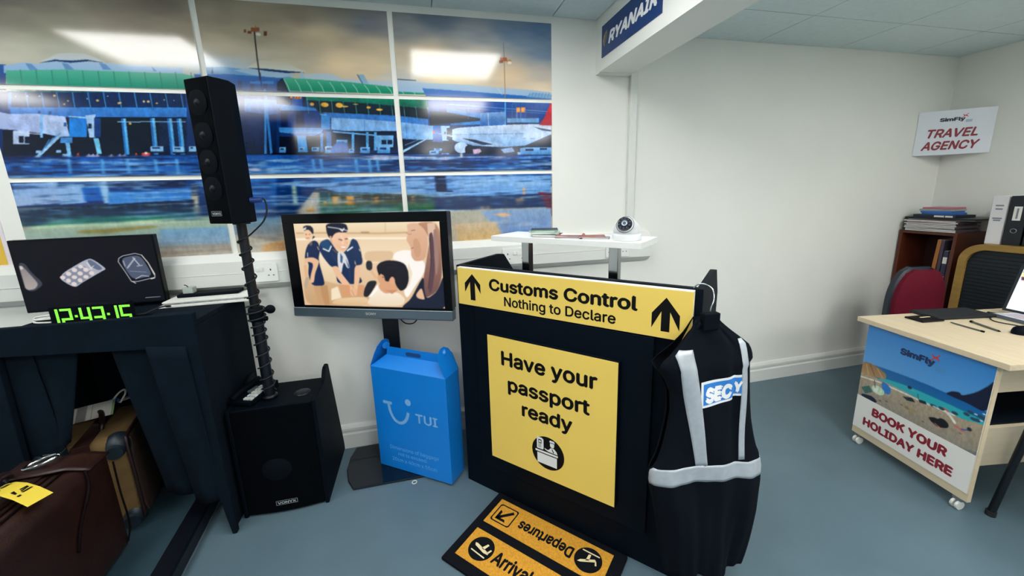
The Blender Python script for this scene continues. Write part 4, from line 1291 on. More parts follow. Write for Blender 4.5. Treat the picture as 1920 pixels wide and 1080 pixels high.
# ------------------------------------------------------------------ black felt booth with its conveyor
bt = thing('luggage_booth', 'black felt covered booth with curtain flaps that luggage comes out of', 'booth', (-1.19, -.476, 0))
M0 = lambda x, y, z=0: Matrix.Translation((-x, -y, -z))
TB = M0(-1.19, -.476)
def bpart(name, fn, m, **k):
    b = MB(m)
    b.M = TB
    fn(b)
    return b.build(name, bt, **k)
bpart('top_board', lambda b: b.box(-1.50, -.862, -.272, -.03, .905, .926).box(-1.09, -.862, -.464, -.272, .905, .926).box(-1.50, -1.43, -.464, -.272, .905, .926), cloth, bevel=.003)
bpart('clock_ledge', lambda b: b.box(-1.43, -1.09, -.464, -.272, .872, .890), cloth)
fp = MB(cloth)
fp.M = TB
fp.prism([(-1.525, 0), (-1.465, 0), (-1.455, .40), (-1.44, .865), (-.905, .835), (-.885, .2), (-.862, .0), (-.845, 0), (-.845, .965), (-1.62, .965)], 'y', -.488, -.464)
fp.build('front_board', bt, bevel=.003)
bpart('side_panel', lambda b: b.box(-.874, -.862, -.464, -.03, .0, .905), cloth)
bpart('side_panel', lambda b: b.box(-1.525, -1.513, -.464, -.03, 0, .905), cloth)
bpart('back_panel', lambda b: b.box(-1.513, -.874, -.042, -.03, 0, .905), cloth)
def flap(tl, tr_, br, bl, y0, wav, seed, y1=None):
    rng = random.Random(seed)
    ph = rng.random() * 6
    b = MB(cloth)
    b.M = TB
    def fn(s, t):
        x = (tl[0] * (1 - s) + tr_[0] * s) * t + (bl[0] * (1 - s) + br[0] * s) * (1 - t)
        z = (tl[1] * (1 - s) + tr_[1] * s) * t + (bl[1] * (1 - s) + br[1] * s) * (1 - t)
        return (x, (y0 if y1 is None else y0 * t + y1 * (1 - t)) + wav * math.sin(ph + s * 7 + t * 2) * (1.1 - t), z)
    b.grid(fn, 14, 14)
    return b.build('curtain_flap', bt, solid=.004)
flap((-1.46, .87), (-1.365, .87), (-1.35, .42), (-1.462, .40), -.458, .006, 1)
flap((-1.375, .87), (-1.235, .87), (-1.335, .50), (-1.405, .44), -.452, .010, 2)
flap((-1.14, .862), (-.99, .852), (-.955, .19), (-1.075, .22), -.455, .008, 3)
flap((-1.01, .855), (-.885, .84), (-.868, .17), (-.962, .18), -.492, .008, 4)

# conveyor bed: grey belt between two black rails
cv = thing('conveyor_bed', 'low conveyor bed with a grey blue belt and black side rails', 'conveyor', (-1.0, -.25, 0), R(6))
MB(mat('belt', '2b4450', 0.6, noise=.08, nscale=20, bump=.2)).box(-.43, -.07, -1.3, .12, .02, .055).build('belt', cv)
for x in (-.5, -.075):
    rl = MB(blackm).prism([(x, .012), (x + .075, .012), (x + .075, .066), (x + .07, .075), (x + .005, .075), (x, .066)], 'y', -1.3, .12)
    o = rl.build('side_rail', cv)
    if x > -.2:
        MB(mat('rail_edge', '8b99a4', 0.3, .6)).box(.0005, .0035, -1.3, .12, .008, .016).build('edge_strip', o)
for yy in (-1.2, -.6, 0):
    MB(blackm).box(-.48, -.02, yy - .02, yy + .02, 0, .02).build('cross_foot', cv)

# ------------------------------------------------------------------ suitcases
def softbox(x0, x1, y0, y1, z0, z1, m, r=.03, bulge=.012, n=10):
    """rounded, slightly stuffed case"""
    b = MB(m)
    cx, cy, cz = (x0 + x1) / 2, (y0 + y1) / 2, (z0 + z1) / 2
    hx, hy, hz = (x1 - x0) / 2, (y1 - y0) / 2, (z1 - z0) / 2
    def P(a, bb, c):
        p = Vector((a * hx, bb * hy, c * hz))
        q = Vector((max(-hx + r, min(hx - r, p.x)), max(-hy + r, min(hy - r, p.y)), max(-hz + r, min(hz - r, p.z))))
        d = p - q
        if d.length > 1e-9:
            p = q + d.normalized() * r
        k = bulge
        p.x += k * a * (1 - bb * bb) * (1 - c * c)
        p.y += k * bb * (1 - a * a) * (1 - c * c)
        p.z += k * .7 * c * (1 - a * a) * (1 - bb * bb)
        return (cx + p.x, cy + p.y, cz + p.z)
    def g(t):
        t = t * 2 - 1
        return math.copysign(abs(t) ** .55, t)
    for s in (-1, 1):
        f = (lambda A: A) if s > 0 else (lambda A: A)
        b.grid(lambda u, v, s=s: P(g(u) * s, g(v), s), n, n, m)
        b.grid(lambda u, v, s=s: P(s, g(u) * s, g(v)), n, n, m)
        b.grid(lambda u, v, s=s: P(-g(u) * s, s, g(v)), n, n, m)
    return b
leather = mat('brown_leather', '29140f', 0.42, noise=.25, nscale=12, bump=.25, bscale=120)
leather2 = mat('dark_leather', '261213', 0.45, noise=.2, nscale=16)
tan = mat('tan_canvas', '6f5630', 0.8, noise=.16, nscale=18, bump=.4, bscale=400)
brn = mat('brown_canvas', '38281f', 0.75, noise=.15, nscale=18, bump=.3, bscale=300)
guard = mat('black_corner_guard', '1a2730', 0.45)
# tan case
tc = thing('suitcase', 'tan canvas suitcase with brown strap and black corner guards, coming through the curtain', 'suitcase', (-1.205, -.395, .078), R(17))
softbox(-.262, 0, 0, .335, .0, .385, tan, .022, .006).build('body', tc)
softbox(-.018, .012, .02, .32, .012, .372, brn, .014, .006).build('side_pocket', tc)
pp = MB(leather2)
pp.tube(curl([(-.004, .31, .383), (-.002, .12, .386), (-.003, .03, .38), (-.001, .0, .355), (.002, -.006, .2), (.001, -.004, .02)], 8), .006, 8)
pp.build('piping', tc)
st = MB(leather)
st.prism([(-.15, -.012), (-.10, -.012), (-.10, .32), (-.15, .32)], 'z', .385, .391)
st.prism([(-.15, .15), (-.10, .15), (-.10, .391), (-.15, .391)], 'y', -.012, -.006)
st.build('strap', tc, bevel=.003)
for (cx_, z_) in ((-.035, .345), (-.228, .345), (-.035, .03), (-.228, .03)):
    g_ = MB(guard)
    g_.ball((cx_, .03, z_), .042, .046, .05, None, 18, 12)
    g_.cyl((cx_, -.026, z_ - .01), (cx_, -.012, z_ - .01), .026, .03, 18)
    g_.build('corner_guard', tc)
hd = MB(leather2)
hd.tube(curl([(-.16, .29, .385), (-.155, .265, .41), (-.12, .2, .425), (-.10, .13, .41), (-.10, .11, .387)], 6), .009, 8)
hd.build('handle', tc)
# airline bag tag looped on its handle
tg = thing('luggage_tag', 'white barcode luggage tag looped on the handle of the tan suitcase', 'luggage tag', (-1.40, -.215, .500), R(12))
TILT = Matrix.Rotation(R(48), 4, 'X')
tb = MB(paper, mat('tag_grey', '9a9a94', .6), mat('tag_green', '9fc88a', .6))
tb.M = TILT
def wavy(u0, u1, m, z=0):
    tb.grid(lambda s, t: ((u0 + (u1 - u0) * s), (t - .5) * .065, z + .022 * math.sin(2.2 * (u0 + (u1 - u0) * s) / .2 + .6)), 10, 2, m)
wavy(-.15, .055, paper)
wavy(-.135, -.115, tb.mats[1], .0008); wavy(-.075, -.04, tb.mats[1], .0008)
wavy(-.022, -.02, tb.mats[2], .0008); wavy(.047, .055, tb.mats[2], .0008)
tb.build('paper_strip', tg, solid=.0006)
lp = MB(paper, mat('tag_blue', '2f57a8', .5))
lp.tube(curl([(.03, .03, .018), (.05, .05, .045), (.075, .045, .06), (.085, .02, .05), (.07, .0, .02)], 6), .004, 6)
lp.tube(curl([(.01, .035, .012), (.03, .05, .022), (.055, .03, .02)], 6), .007, 6, lp.mats[1])
lp.build('loop', tg)
t2 = MB(paper, mat('tag_red', 'c08a84', .6), mat('tag_blue2', '28408a', .6))
t2.grid(lambda s, t: (.05 + .12 * s, .03 + .055 * t + .06 * s, .01 + .012 * s), 6, 2, paper)
t2.grid(lambda s, t: (.055 + .10 * s, .045 + .01 * t + .06 * s, .0115 + .012 * s), 6, 2, t2.mats[1])
t2.grid(lambda s, t: (.055 + .10 * s, .075 + .008 * t + .06 * s, .0115 + .012 * s), 6, 2, t2.mats[2])
t2.build('paper_strip', tg, solid=.0006)

# brown leather case, nearest
bc = thing('suitcase', 'dark brown leather suitcase with a strap and silver buckle, nearest the camera', 'suitcase', (-1.175, -.515, .078), R(4))
softbox(-.215, 0, -.66, 0, 0, .415, leather, .035, .014, 14).build('body', bc)
zz = .418
fl = MB(leather)
fl.grid(lambda u, v: (-.225 + .235 * u, -.02 - .10 * v - .03 * math.sin(u * 3.1), zz + .006 + .012 * math.sin(u * math.pi) - .02 * (max(0, u - .8) / .2)), 14, 6)
fl.build('flap', bc, solid=.005)
sp = MB(leather2)
sp.grid(lambda u, v: (-.145 + .05 * v, -.10 - .48 * u, zz + .006 + .004 * math.sin(u * 3.14)), 14, 3)
sp.build('strap', bc, solid=.006)
sm2 = MB(mat('seam_dark', '12090a', .8, spec=.1))
for xx in (-.05, -.075, -.17):
    sm2.tube([(xx, -.14, zz + .004), (xx, -.40, zz + .010), (xx, -.62, zz + .003)], .0035, 6)
sm2.tube(curl([(.004, -.13, .41), (.016, -.15, .36), (.018, -.22, .27), (.017, -.25, .2)], 6), .004, 6)
sm2.tube(curl([(.006, -.012, .36), (.016, -.03, .24), (.012, -.02, .1), (.0, -.03, .03)], 6), .003, 6)
sm2.build('seams', bc)
rg = MB(chrome)
ring = [(-.13 + .045 * math.cos(a), -.085 + .028 * math.sin(a), zz + .03 + .012 * math.cos(a)) for a in [2 * math.pi * k / 28 for k in range(29)]]
rg.tube(ring, .0055, 8)
rg.build('buckle_ring', bc)
cl = MB(chrome)
cl.prism([(-.165, -.03), (-.115, -.03), (-.12, .005), (-.15, .022)], 'z', zz + .018, zz + .024)
cl.build('clasp', bc, bevel=.002)
hl = MB(leather2)
hl.tube(curl([(-.19, -.12, zz + .005), (-.175, -.15, zz + .04), (-.15, -.24, zz + .055), (-.16, -.33, zz + .04), (-.17, -.36, zz + .005)], 8), .011, 10)
hl.build('handle', bc)
ylab = mat('yellow_label', 'dcc23a', .6)
def label(name, lab, pts, marks, loc, rz):
    t = thing(name, lab, 'luggage label', loc, rz, 'yellow luggage labels')
    b = MB(ylab, ink)
    def fn(s, tt):
        k = s * (len(pts) - 1)
        i = min(int(k), len(pts) - 2)
        f = k - i
        p = Vector(pts[i]) * (1 - f) + Vector(pts[i + 1]) * f
        return (p.x, p.y + (tt - .5) * .055, p.z)
    b.grid(fn, 16, 2, ylab)
    for s0 in marks:
        for q in ([(-.0, .25), (.10, .25), (.10, .33), (.0, .40)], [(.02, .55), (.05, .55), (.05, .85), (.02, .85)], [(.07, .5), (.10, .5), (.07, .85), (.045, .85)], [(.11, .45), (.14, .5), (.13, .9), (.10, .85)], [(.15, .2), (.19, .2), (.19, .34), (.15, .34)]):
            def up(a, v):
                x, y_, z_ = fn(s0 + a, v)
                return (x, y_, z_ + .0012)
            b.flat(q, up, ink)
    return b, t
b, t = label('luggage_label', 'yellow printed label draped over the strap of the brown suitcase', [(-.1, 0, -.004), (-.05, 0, .012), (0, 0, .016), (.05, 0, .01), (.10, 0, -.004)], (.12, .55), (-1.228, -.782, .532), R(-25))
b.build('printed_strip', t)
b, t = label('luggage_label', 'yellow label at the left frame edge, on the brown suitcase handle', [(-.06, 0, -.01), (0, 0, .008), (.05, 0, .004)], (.3,), (-1.290, -.840, .528), R(-10))
b.build('printed_strip', t)

# ------------------------------------------------------------------ on the booth
sc = thing('monitor', 'flat black screen showing scanned objects, standing on the felt booth', 'screen', (-1.600, -.150, .926), R(3))
f = MB(blackg)
f.box(0, .478, 0, .03, .012, .312)
f.build('casing', sc, bevel=.003)
picture('screen', raster(ART_XRAY, 0, 472, 0, 290, 2.0), .468, .286, print_mat('scan_display', 0.35, emit=.7, spec=.08), sc, (.005, -.0012, .020))
ft = MB(blackp)
ft.box(.16, .32, .0, .115, 0, .012).box(.21, .27, .031, .05, .01, .08)
ft.build('stand_foot', sc, bevel=.003)

ck = thing('digital_clock', 'black digital clock with green digits on the felt booth', 'clock', (-1.384, -.335, .890), R(-3))
MB(blackp).box(0, .250, 0, .042, 0, .105).build('case', ck, bevel=.002)
led = mat('green_led', '78d840', .4, emit=.72)
G9 = {'1': '9#', '2': '1####|3...#|1####|3#...|1####', '4': '4#..#|1####|4...#', '3': '1####|3...#|1####|3...#|1####', '5': '1####|3#...|1####|3...#|1####', ':': '3.|1#|3.|1#|1.'}
x, pz = .020, .0092
for ch, gap in (('1', .0065), ('2', .0075), (':', .0075), ('4', .0075), ('3', .0075), (':', .019), ('1', .0065), ('5', 0)):
    rows_ = [q[1:] for q in G9[ch].split('|') for _ in range(int(q[0]))]
    b = MB(led)
    for r_, rw in enumerate(rows_):
        for c_, v in enumerate(rw):
            if v == '#':
                if ch == ':':
                    MB(led).box(x + .0004, x + pz - .0004, -.0012, 0, .097 - (r_ + 1) * pz, .097 - r_ * pz - .0008).build('colon_dot', ck)
                    continue
                b.box(x + c_ * pz + .0004, x + (c_ + 1) * pz - .0004, -.0012, 0, .097 - (r_ + 1) * pz, .097 - r_ * pz - .0008)
    if ch != ':':
        b.build('digit', ck)
    x += len(rows_[0]) * pz + gap
wc = mat('white_cable', 'dfe0da', .5)
cb = MB(wc)
cb.tube(curl([(-1.40, -.315, .932), (-1.45, -.31, .934), (-1.475, -.28, .936), (-1.45, -.26, .938), (-1.41, -.285, .940), (-1.455, -.30, .943), (-1.478, -.27, .946), (-1.44, -.25, .945), (-1.40, -.27, .936)], 8), .0035, 8)
tag(cb.build('power_cable'), 'white coiled cable left of the digital clock', 'cable')
cb = MB(rubber)
cb.tube(curl([(-1.14, -.30, .931), (-1.11, -.295, .932), (-1.095, -.27, .938), (-1.07, -.25, .945), (-1.06, -.22, .938), (-1.09, -.20, .931)], 8), .003, 8)
tag(cb.build('power_cable'), 'thin black cable right of the digital clock', 'cable')
def fb_(name, label, x0, x1, y0, y1, z0, z1, m, cat, group=None, rz=0, bev=.001):
    b = MB(m).box(-(x1 - x0) / 2, (x1 - x0) / 2, -(y1 - y0) / 2, (y1 - y0) / 2, 0, z1 - z0)
    return tag(b.build(name, None, ((x0 + x1) / 2, (y0 + y1) / 2, z0), rz, bevel=bev), label, cat, group)
fb_('foam_board', 'lower white board lying behind the left screen, poking past the booth edge', -1.115, -.775, -.20, -.06, .926, .934, edgew, 'board', 'white boards behind the left screen', R(2))
fb_('catalogue', 'grey printed booklet sandwiched between the two white boards', -1.10, -.80, -.185, -.065, .934, .943, mat('booklet_grey', '9aa3a6', .5, noise=.3, nscale=60), 'booklet', None, R(2))
fb_('foam_board', 'upper white board lying behind the left screen, on a grey booklet', -1.105, -.78, -.19, -.06, .943, .950, edgew, 'board', 'white boards behind the left screen', R(3))
fb_('document_case', 'flat black case lying on the two white boards beside the left screen', -1.08, -.84, -.13, -.06, .950, .965, blackp, 'case', None, R(2), .004)
ad = thing('cable_adapter', 'small pale grey adapter block on the flat black case', 'adapter', (-1.04, -.10, .965))
MB(mat('adapter_grey', 'a9b4ae', .5)).box(-.02, .02, -.02, .015, 0, .028).build('block', ad, bevel=.003)
MB(rubber).tube(curl([(0, -.01, .028), (-.004, -.012, .036), (-.012, -.014, .04)], 5), .002, 6).build('wire', ad)

# ------------------------------------------------------------------ subwoofer, pole, column speaker
sb = thing('subwoofer', 'black subwoofer cabinet on the floor carrying the speaker pole', 'speaker', (-.846, -.412, 0))
SWD = .345
c_ = MB(blackp)
c_.prism([(.004, .008), (.004, .512), (.235, .512), (.395, .03), (.395, .008)], 'x', .016, SWD - .016)
c_.build('cabinet', sb, bevel=.004)
for x0 in (0, SWD - .016):
    s_ = MB(blackp)
    s_.prism([(0, 0), (0, .516), (.16, .516), (.185, .522), (.215, .556), (.235, .566), (.27, .566), (.285, .558), (.40, .03), (.40, 0)], 'x', x0, x0 + .016)
    o = s_.build('side_cheek', sb, bevel=.004)
    cut = MB(mat('grip_slot', '02060c', .9))
    cut.prism([(.232, .53), (.262, .53), (.254, .548), (.238, .548)], 'x', x0 - .0006, x0 + .0166)
    cut.build('grip_slot', o)
gr = MB(grille)
gr.grid(lambda u, v: (.018 + (SWD - .036) * u, .003 - .012 * math.sin(math.pi * u), .01 + .495 * v), 12, 2)
gr.build('grille', sb)
cn = MB(mat('woofer_cone', '060c14', .8, spec=.1))
cn.lathe([(.0, .0105), (.045, .0095), (.07, .0)], 32)
o = cn.build('woofer_cone', sb, (SWD / 2 - .01, -.0025, .22)); o.rotation_euler = (R(90), 0, 0)
bd = MB(blackp, greytxt)
fb2 = lambda u, v: (u, -.0115, v)
bd.box(.136, .222, -.0105, -.004, .045, .066, blackp)
bd.text('VONYX', fb2, .142, .0495, .074, .0115, greytxt, .03)
for a, b, c, d in ((.136, .222, .045, .0462), (.136, .222, .0648, .066), (.136, .1372, .045, .066), (.2208, .222, .045, .066)):
    bd.flat([(a, c), (b, c), (b, d), (a, d)], fb2, greytxt)
bd.build('badge', sb)
for x in (.05, .28):
    MB(rubber).cyl((x, .05, 0), (x, .05, .01), .012).build('foot', sb)
MB(blackm).lathe([(.0, .518), (.02, .518), (.032, .5145), (.034, .512)], 24, None, (.27, .10, 0)).build('pole_cup', sb)

PX, PY = -.703, -.322
pl = thing('speaker_pole', 'black telescopic pole standing on the subwoofer', 'pole', (PX, PY, .513))
p_ = MB(blackm)
p_.cyl((0, 0, .0), (0, 0, .40), .0215, None, 24)
p_.lathe([(.0, .0), (.03, .0), (.03, .012), (.0215, .016)], 24)
p_.build('lower_tube', pl)
MB(blackm).cyl((0, 0, .40), (0, 0, .775), .0175, None, 24).build('upper_tube', pl)
MB(blackp).lathe([(.0175, .355), (.026, .355), (.028, .362), (.028, .405), (.025, .413), (.0175, .413)], 24).build('clamp_collar', pl)
kb = MB(blackp)
kb.cyl((.022, -.004, .395), (.045, -.006, .398), .006, None, 12)
kb.ball((.058, -.008, .402), .02, .012, .019, None, 14, 10)
kb.cyl((.024, -.003, .362), (.04, -.004, .362), .010, None, 14)
kb.build('clamp_knob', pl)

ca = thing('column_speaker', 'tall slim black column speaker on top of the pole', 'speaker', (-.789, -.373, 1.283), R(-31.2))
CWD, CHT = .120, .515
b_ = MB(blackp)
sec = [(0, 0), (CWD, 0), (CWD + .007, .072), (CWD - .018, .116), (.018, .116), (-.007, .072)]
b_.prism(sec, 'z', 0, CHT)
b_.build('body', ca, bevel=.004)
g_ = MB(grille)
g_.grid(lambda u, v: (.006 + (CWD - .012) * u, -.001 - .006 * math.sin(math.pi * u), .006 + (CHT - .012) * v), 10, 2)
g_.build('grille', ca)
for z in (.13, .225, .32, .43):
    d_ = MB(mat('driver_cone', '050a11', .8, spec=.1), mat('dust_cap', '0a131b', .5, spec=.2))
    d_.lathe([(.0, .003), (.04, .003), (.046, .0)], 24, d_.mats[0])
    d_.lathe([(.0, .010), (.010, .007), (.014, .003)], 18, d_.mats[1])
    o = d_.build('driver', ca, (CWD / 2, -.0055, z)); o.rotation_euler = (R(90), 0, 0)
bd = MB(blackp, greytxt)
fb3 = lambda u, v: (u, -.0088, v)
bd.box(.034, .086, -.0082, -.004, .030, .0475, blackp)
bd.text('VONYX', fb3, .038, .0342, .044, .009, greytxt, .03)
for a, b, c, d in ((.034, .086, .030, .031), (.034, .086, .0465, .0475), (.034, .035, .03, .0475), (.085, .086, .03, .0475)):
    bd.flat([(a, c), (b, c), (b, d), (a, d)], fb3, greytxt)
bd.build('badge', ca)
MB(blackm).cyl((.085, .062, -.006), (.085, .062, .0), .03, None, 20).build('pole_socket', ca)
MB(mat('blue_plug', '1f3f86', .4)).cyl((.122, .085, .085), (.155, .105, .085), .011, None, 14).build('plug', ca)

sc_ = MB(rubber)
pts = [(-.622, -.335, 1.375), (-.600, -.34, 1.37), (-.594, -.345, 1.33), (-.612, -.345, 1.285), (-.655, -.34, 1.245)]
zt = [1.225, 1.17, 1.12, 1.05, .985, .945, .915, .885, .855, .82, .785, .73, .68, .62, .575, .535]
for i in range(len(zt) - 1):
    for k in range(8):
        a = -R(20) - 2 * math.pi * k / 8
        z = zt[i] + (zt[i + 1] - zt[i]) * k / 8
        rr = (.0175 if z > .915 else .0215) + .0045
        if .86 < z < .935: rr = .0325
        pts.append((PX + rr * math.cos(a), PY + rr * math.sin(a), z))
sc_.tube(curl(pts, 3), .0034, 6)
tag(sc_.build('speaker_cable'), 'black cable spiralling down the speaker pole', 'cable')

ph = thing('desk_telephone', 'black desk telephone with white keys on the subwoofer top', 'telephone', (-.765, -.300, .5185), R(-20))
MB(blackp).prism([(-.085, 0), (.085, 0), (.085, .035), (-.085, .016)], 'x', -.065, .045).build('base', ph, bevel=.003)
hs = MB(blackp)
hs.tube(curl([(-.045, -.078, .024), (-.045, -.05, .030), (-.045, 0, .034), (-.045, .05, .042), (-.045, .078, .042)], 6), .0125, 10)
hs.build('handset', ph)
ky = MB(mat('white_key', 'd8dcd8', .5))
for i in range(3):
    for j in range(5):
        y0 = -.07 + j * .022
        z0 = .0178 + (y0 + .085) * .019 / .17
        ky.box(.0 + i * .014, .011 + i * .014, y0, y0 + .016, z0 - .004, z0 + .005)
ky.build('keypad', ph)
MB(mat('phone_display', '5a6c74', .3)).box(-.022, .0 - .004, -.02, .03, .024, .031).build('display', ph)

# ------------------------------------------------------------------ television on its floor stand
TX, TY, TA = -.576, -.10, R(-23.56)
tv = thing('television', 'large flat television showing cabin crew with a seated boy, on a floor stand', 'television', (TX, TY, 0), TA)
f = MB(blackg)
f.box(-.055, .750, .004, .058, .853, 1.298)
f.build('back_shell', tv, bevel=.006)
fr = MB(blackg)
for a, b, c, d in ((-.057, .752, 1.256, 1.300), (-.057, 0, .853, 1.256), (.716, .752, .853, 1.256), (0, .716, .853, .864)):
    fr.box(a, b, -.006, .006, c, d)
fr.build('bezel', tv, bevel=.002)
picture('screen', raster(ART_TV, 0, 700, 0, 393, 2.3), .716, .392, print_mat('television_display', 0.25, emit=.72, spec=.2), tv, (0, -.001, .864))
stp = MB(mat('silver_grey_strip', '5f6f7c', .35, .5))
stp.prism([(.853, -.008), (.812, -.012), (.806, -.004), (.806, .03), (.853, .04)][::-1] and [(-.008, .853), (-.012, .812), (-.004, .806), (.035, .806), (.04, .853)], 'x', -.057, .752)
stp.box(-.0565, .7515, -.0095, -.008, .8505, .8530, mat('silver_letters', 'd5dadd', .3, .4))
o = stp.build('lower_strip', tv, bevel=.001)
tx = MB(mat('silver_letters', 'd5dadd', .3, .4))
tx.text('SONY', lambda u, v: (u, -.0125, v), .325, .826, .055, .012, tx.mats[0], .02)
tx.build('brand_letters', o)
Ti = (Matrix.Translation((TX, TY, 0)) @ Matrix.Rotation(TA, 4, 'Z')).inverted()
b = MB(blackm); b.M = Ti
b.box(-.228, -.150, -.115, -.085, .01, 1.0)
b.build('stand_pole', tv, bevel=.003)
b = MB(blackm); b.M = Ti
b.prism([(-.225, -.10), (-.153, -.10), (-.10, -.20), (-.30, -.12)], 'z', .95, 1.0)
b.build('bracket', tv)
b = MB(mat('black_glass', '0a1520', .08)); b.M = Ti
b.prism([(-.405, -.363), (-.438, -.300), (-.457, -.217), (-.457, -.12), (-.437, -.036), (-.10, -.022), (.05, -.036), (.072, -.12), (.072, -.217), (.055, -.300), (.025, -.363)], 'z', 0, .010)
b.build('stand_base', tv, bevel=.003)
b = MB(rubber); b.M = Ti
b.tube(curl([(-.14, -.22, .81), (-.135, -.17, .77), (-.11, -.15, .735), (-.07, -.17, .74), (-.045, -.2, .78), (-.04, -.26, .82)], 8), .003, 6)
b.build('cable', tv)

tag(MB(mat('white_ring', 'e4e4de', .4)).tube([(.011 * math.cos(2 * math.pi * k / 20), .011 * math.sin(2 * math.pi * k / 20), .002) for k in range(21)], .002, 6).build('plastic_ring', None, (-.122, -.385, 0)), 'tiny white plastic ring on the floor before the television base', 'ring')

# ------------------------------------------------------------------ blue cardboard hand luggage gauge
BXA = R(-35.7)
gb = thing('cardboard_carton', 'tall bright blue cardboard carry box with handle flaps and a smile logo', 'box', (-.292, -.214, .0115), BXA)
blue = mat('blue_card', '0d80dd', .35, noise=.03, nscale=6)
lblue = mat('pale_blue_print', '7db5e8', .5)
llblue = mat('mid_blue_print', '62b2f2', .5)
bw, bd_, bh = .428, .118, .545
k_ = MB(blue)
k_.box(0, bw, 0, bd_, 0, bh)
fb4 = lambda u, v: (u * bw, -.0008, v * bh)
def stroke(mb, pts, w, m):
    for (a, b) in zip(pts[:-1], pts[1:]):
        a, b = Vector(a), Vector(b)
        n = Vector((-(b - a).y, (b - a).x)).normalized() * w / 2
        mb.add([(p.x, -.0008, p.y) for p in (a - n, b - n, b + n, a + n)], [(0, 1, 2, 3)], m)
arc = []
for k in range(25):
    t = k / 24
    p = (1 - t) ** 3 * Vector((.215, .665)) + 3 * (1 - t) ** 2 * t * Vector((.225, .445)) + 3 * (1 - t) * t * t * Vector((.44, .44)) + t ** 3 * Vector((.480, .612))
    arc.append((p.x * bw, p.y * bh))
stroke(k_, arc, .0165, lblue)
stroke(k_, [(.137 * bw, .672 * bh), (.262 * bw, .672 * bh)], .0155, lblue)
k_.flat([(.488 + .040 * math.cos(a), .712 + .0315 * math.sin(a)) for a in [2 * math.pi * i / 24 for i in range(24)]], fb4, lblue)
k_.text('TUI', fb4, .575, .535, .29, .088, lblue, .02)
k_.text('Dimensions of baggage', fb4, .175, .205, .67, .036, llblue)
k_.text('not to exceed:', fb4, .285, .150, .40, .034, llblue)
k_.text('20cm x 40cm x 55cm', fb4, .19, .085, .62, .036, llblue)
k_.build('body', gb, bevel=.0015)
rf = MB(blue)
rh = .088
# sloping front and rear roof panels meeting at the hand hold ridge
for (y0, y1, yo) in ((0, bd_ * .5, -.001), (bd_, bd_ * .5, .001)):
    rf.add([(0, y0, bh), (bw, y0, bh), (bw * .86, y1 + yo, bh + rh * .55), (bw * .14, y1 + yo, bh + rh * .55)], [(0, 1, 2, 3)])
rf.build('roof_panel', gb, solid=.002)
rd = MB(blue, mat('hole_dark_blue', '0a3f78', .8))
hx0, hx1, hz0, hz1 = .40, .60, bh + rh * .62, bh + rh * .80
P_ = lambda x, z: (x, bd_ * .5 - .003, z)
zt_, zb_ = bh + rh * 1.02, bh + rh * .5
rd.add([P_(bw * .14, zb_), P_(bw * .86, zb_), P_(bw * .84, zt_), P_(bw * .16, zt_)], [(0, 1, 2, 3)])
rd.add([(p[0], p[1] - .0015, p[2]) for p in (P_(bw * .415, bh + rh * .68), P_(bw * .43, bh + rh * .63), P_(bw * .60, bh + rh * .63), P_(bw * .615, bh + rh * .68), P_(bw * .615, bh + rh * .80), P_(bw * .60, bh + rh * .85), P_(bw * .43, bh + rh * .85), P_(bw * .415, bh + rh * .80))], [tuple(range(8))], rd.mats[1])
rd.build('hand_hold', gb, solid=.002)
for sx in (0, 1):
    x0, xt = (0, bw * .15) if sx == 0 else (bw, bw * .85)
    e = MB(blue)
    e.add([(x0, 0, bh), (x0, bd_, bh), (xt * .45 + x0 * .55, bd_ * 1.0, bh + rh * .85), (xt * .62 + x0 * .38, bd_ * .85, bh + rh * 1.2), (xt * .70 + x0 * .30, bd_ * .62, bh + rh * 1.38), (xt * .72 + x0 * .28, bd_ * .38, bh + rh * 1.38), (xt * .66 + x0 * .34, bd_ * .12, bh + rh * 1.15), (xt * .5 + x0 * .5, bd_ * .02, bh + rh * .8)], [tuple(range(8))])
    e.build('end_flap', gb, solid=.002)
    e = MB(blue)
    e.cyl((xt * .9 + x0 * .1, bd_ * .5, bh + rh * 1.05), (xt * .9 + x0 * .1 + (.02 if sx else -.02), bd_ * .62, bh + rh * 1.05), .018, .018, 16)
    e.build('lock_tab', gb)

# ------------------------------------------------------------------ customs counter
KX, KY, KA = .137, -.429, R(-46.82)
ct = thing('customs_counter', 'black panelled counter with yellow customs signs and a raised white shelf', 'counter', (KX, KY, 0), KA)
KW, KH = .975, 1.068
MB(black).box(.02, KW - .02, 0, .024, 0, KH + .001).build('front_board', ct, bevel=.001)
MB(black).box(.105, .845, -.018, 0, .148, .897).build('raised_panel', ct, bevel=.002)
prof = [(0, 0), (0, KH), (.30, KH + .006), (.34, KH), (.43, .965), (.43, 0)]
for x0 in (0, KW - .02):
    MB(black).prism(prof, 'x', x0, x0 + .02).build('side_panel', ct, bevel=.0015)
MB(black).box(.02, KW - .02, .018, .42, .735, .755).build('desk_top', ct)
hdr = MB(edgew, yellow, ink)
hdr.box(.0215, KW - .0225, -.018, 0, .902, KH - .004, edgew)
sx0, sx1, sz0, sz1 = .0215, KW - .0225, .9025, KH - .007
hdr.box(sx0, sx1, -.0186, -.018, sz0, sz1, yellow)
fk = lambda u, v: (sx0 + u * (sx1 - sx0), -.0192, sz0 + v * (sz1 - sz0))
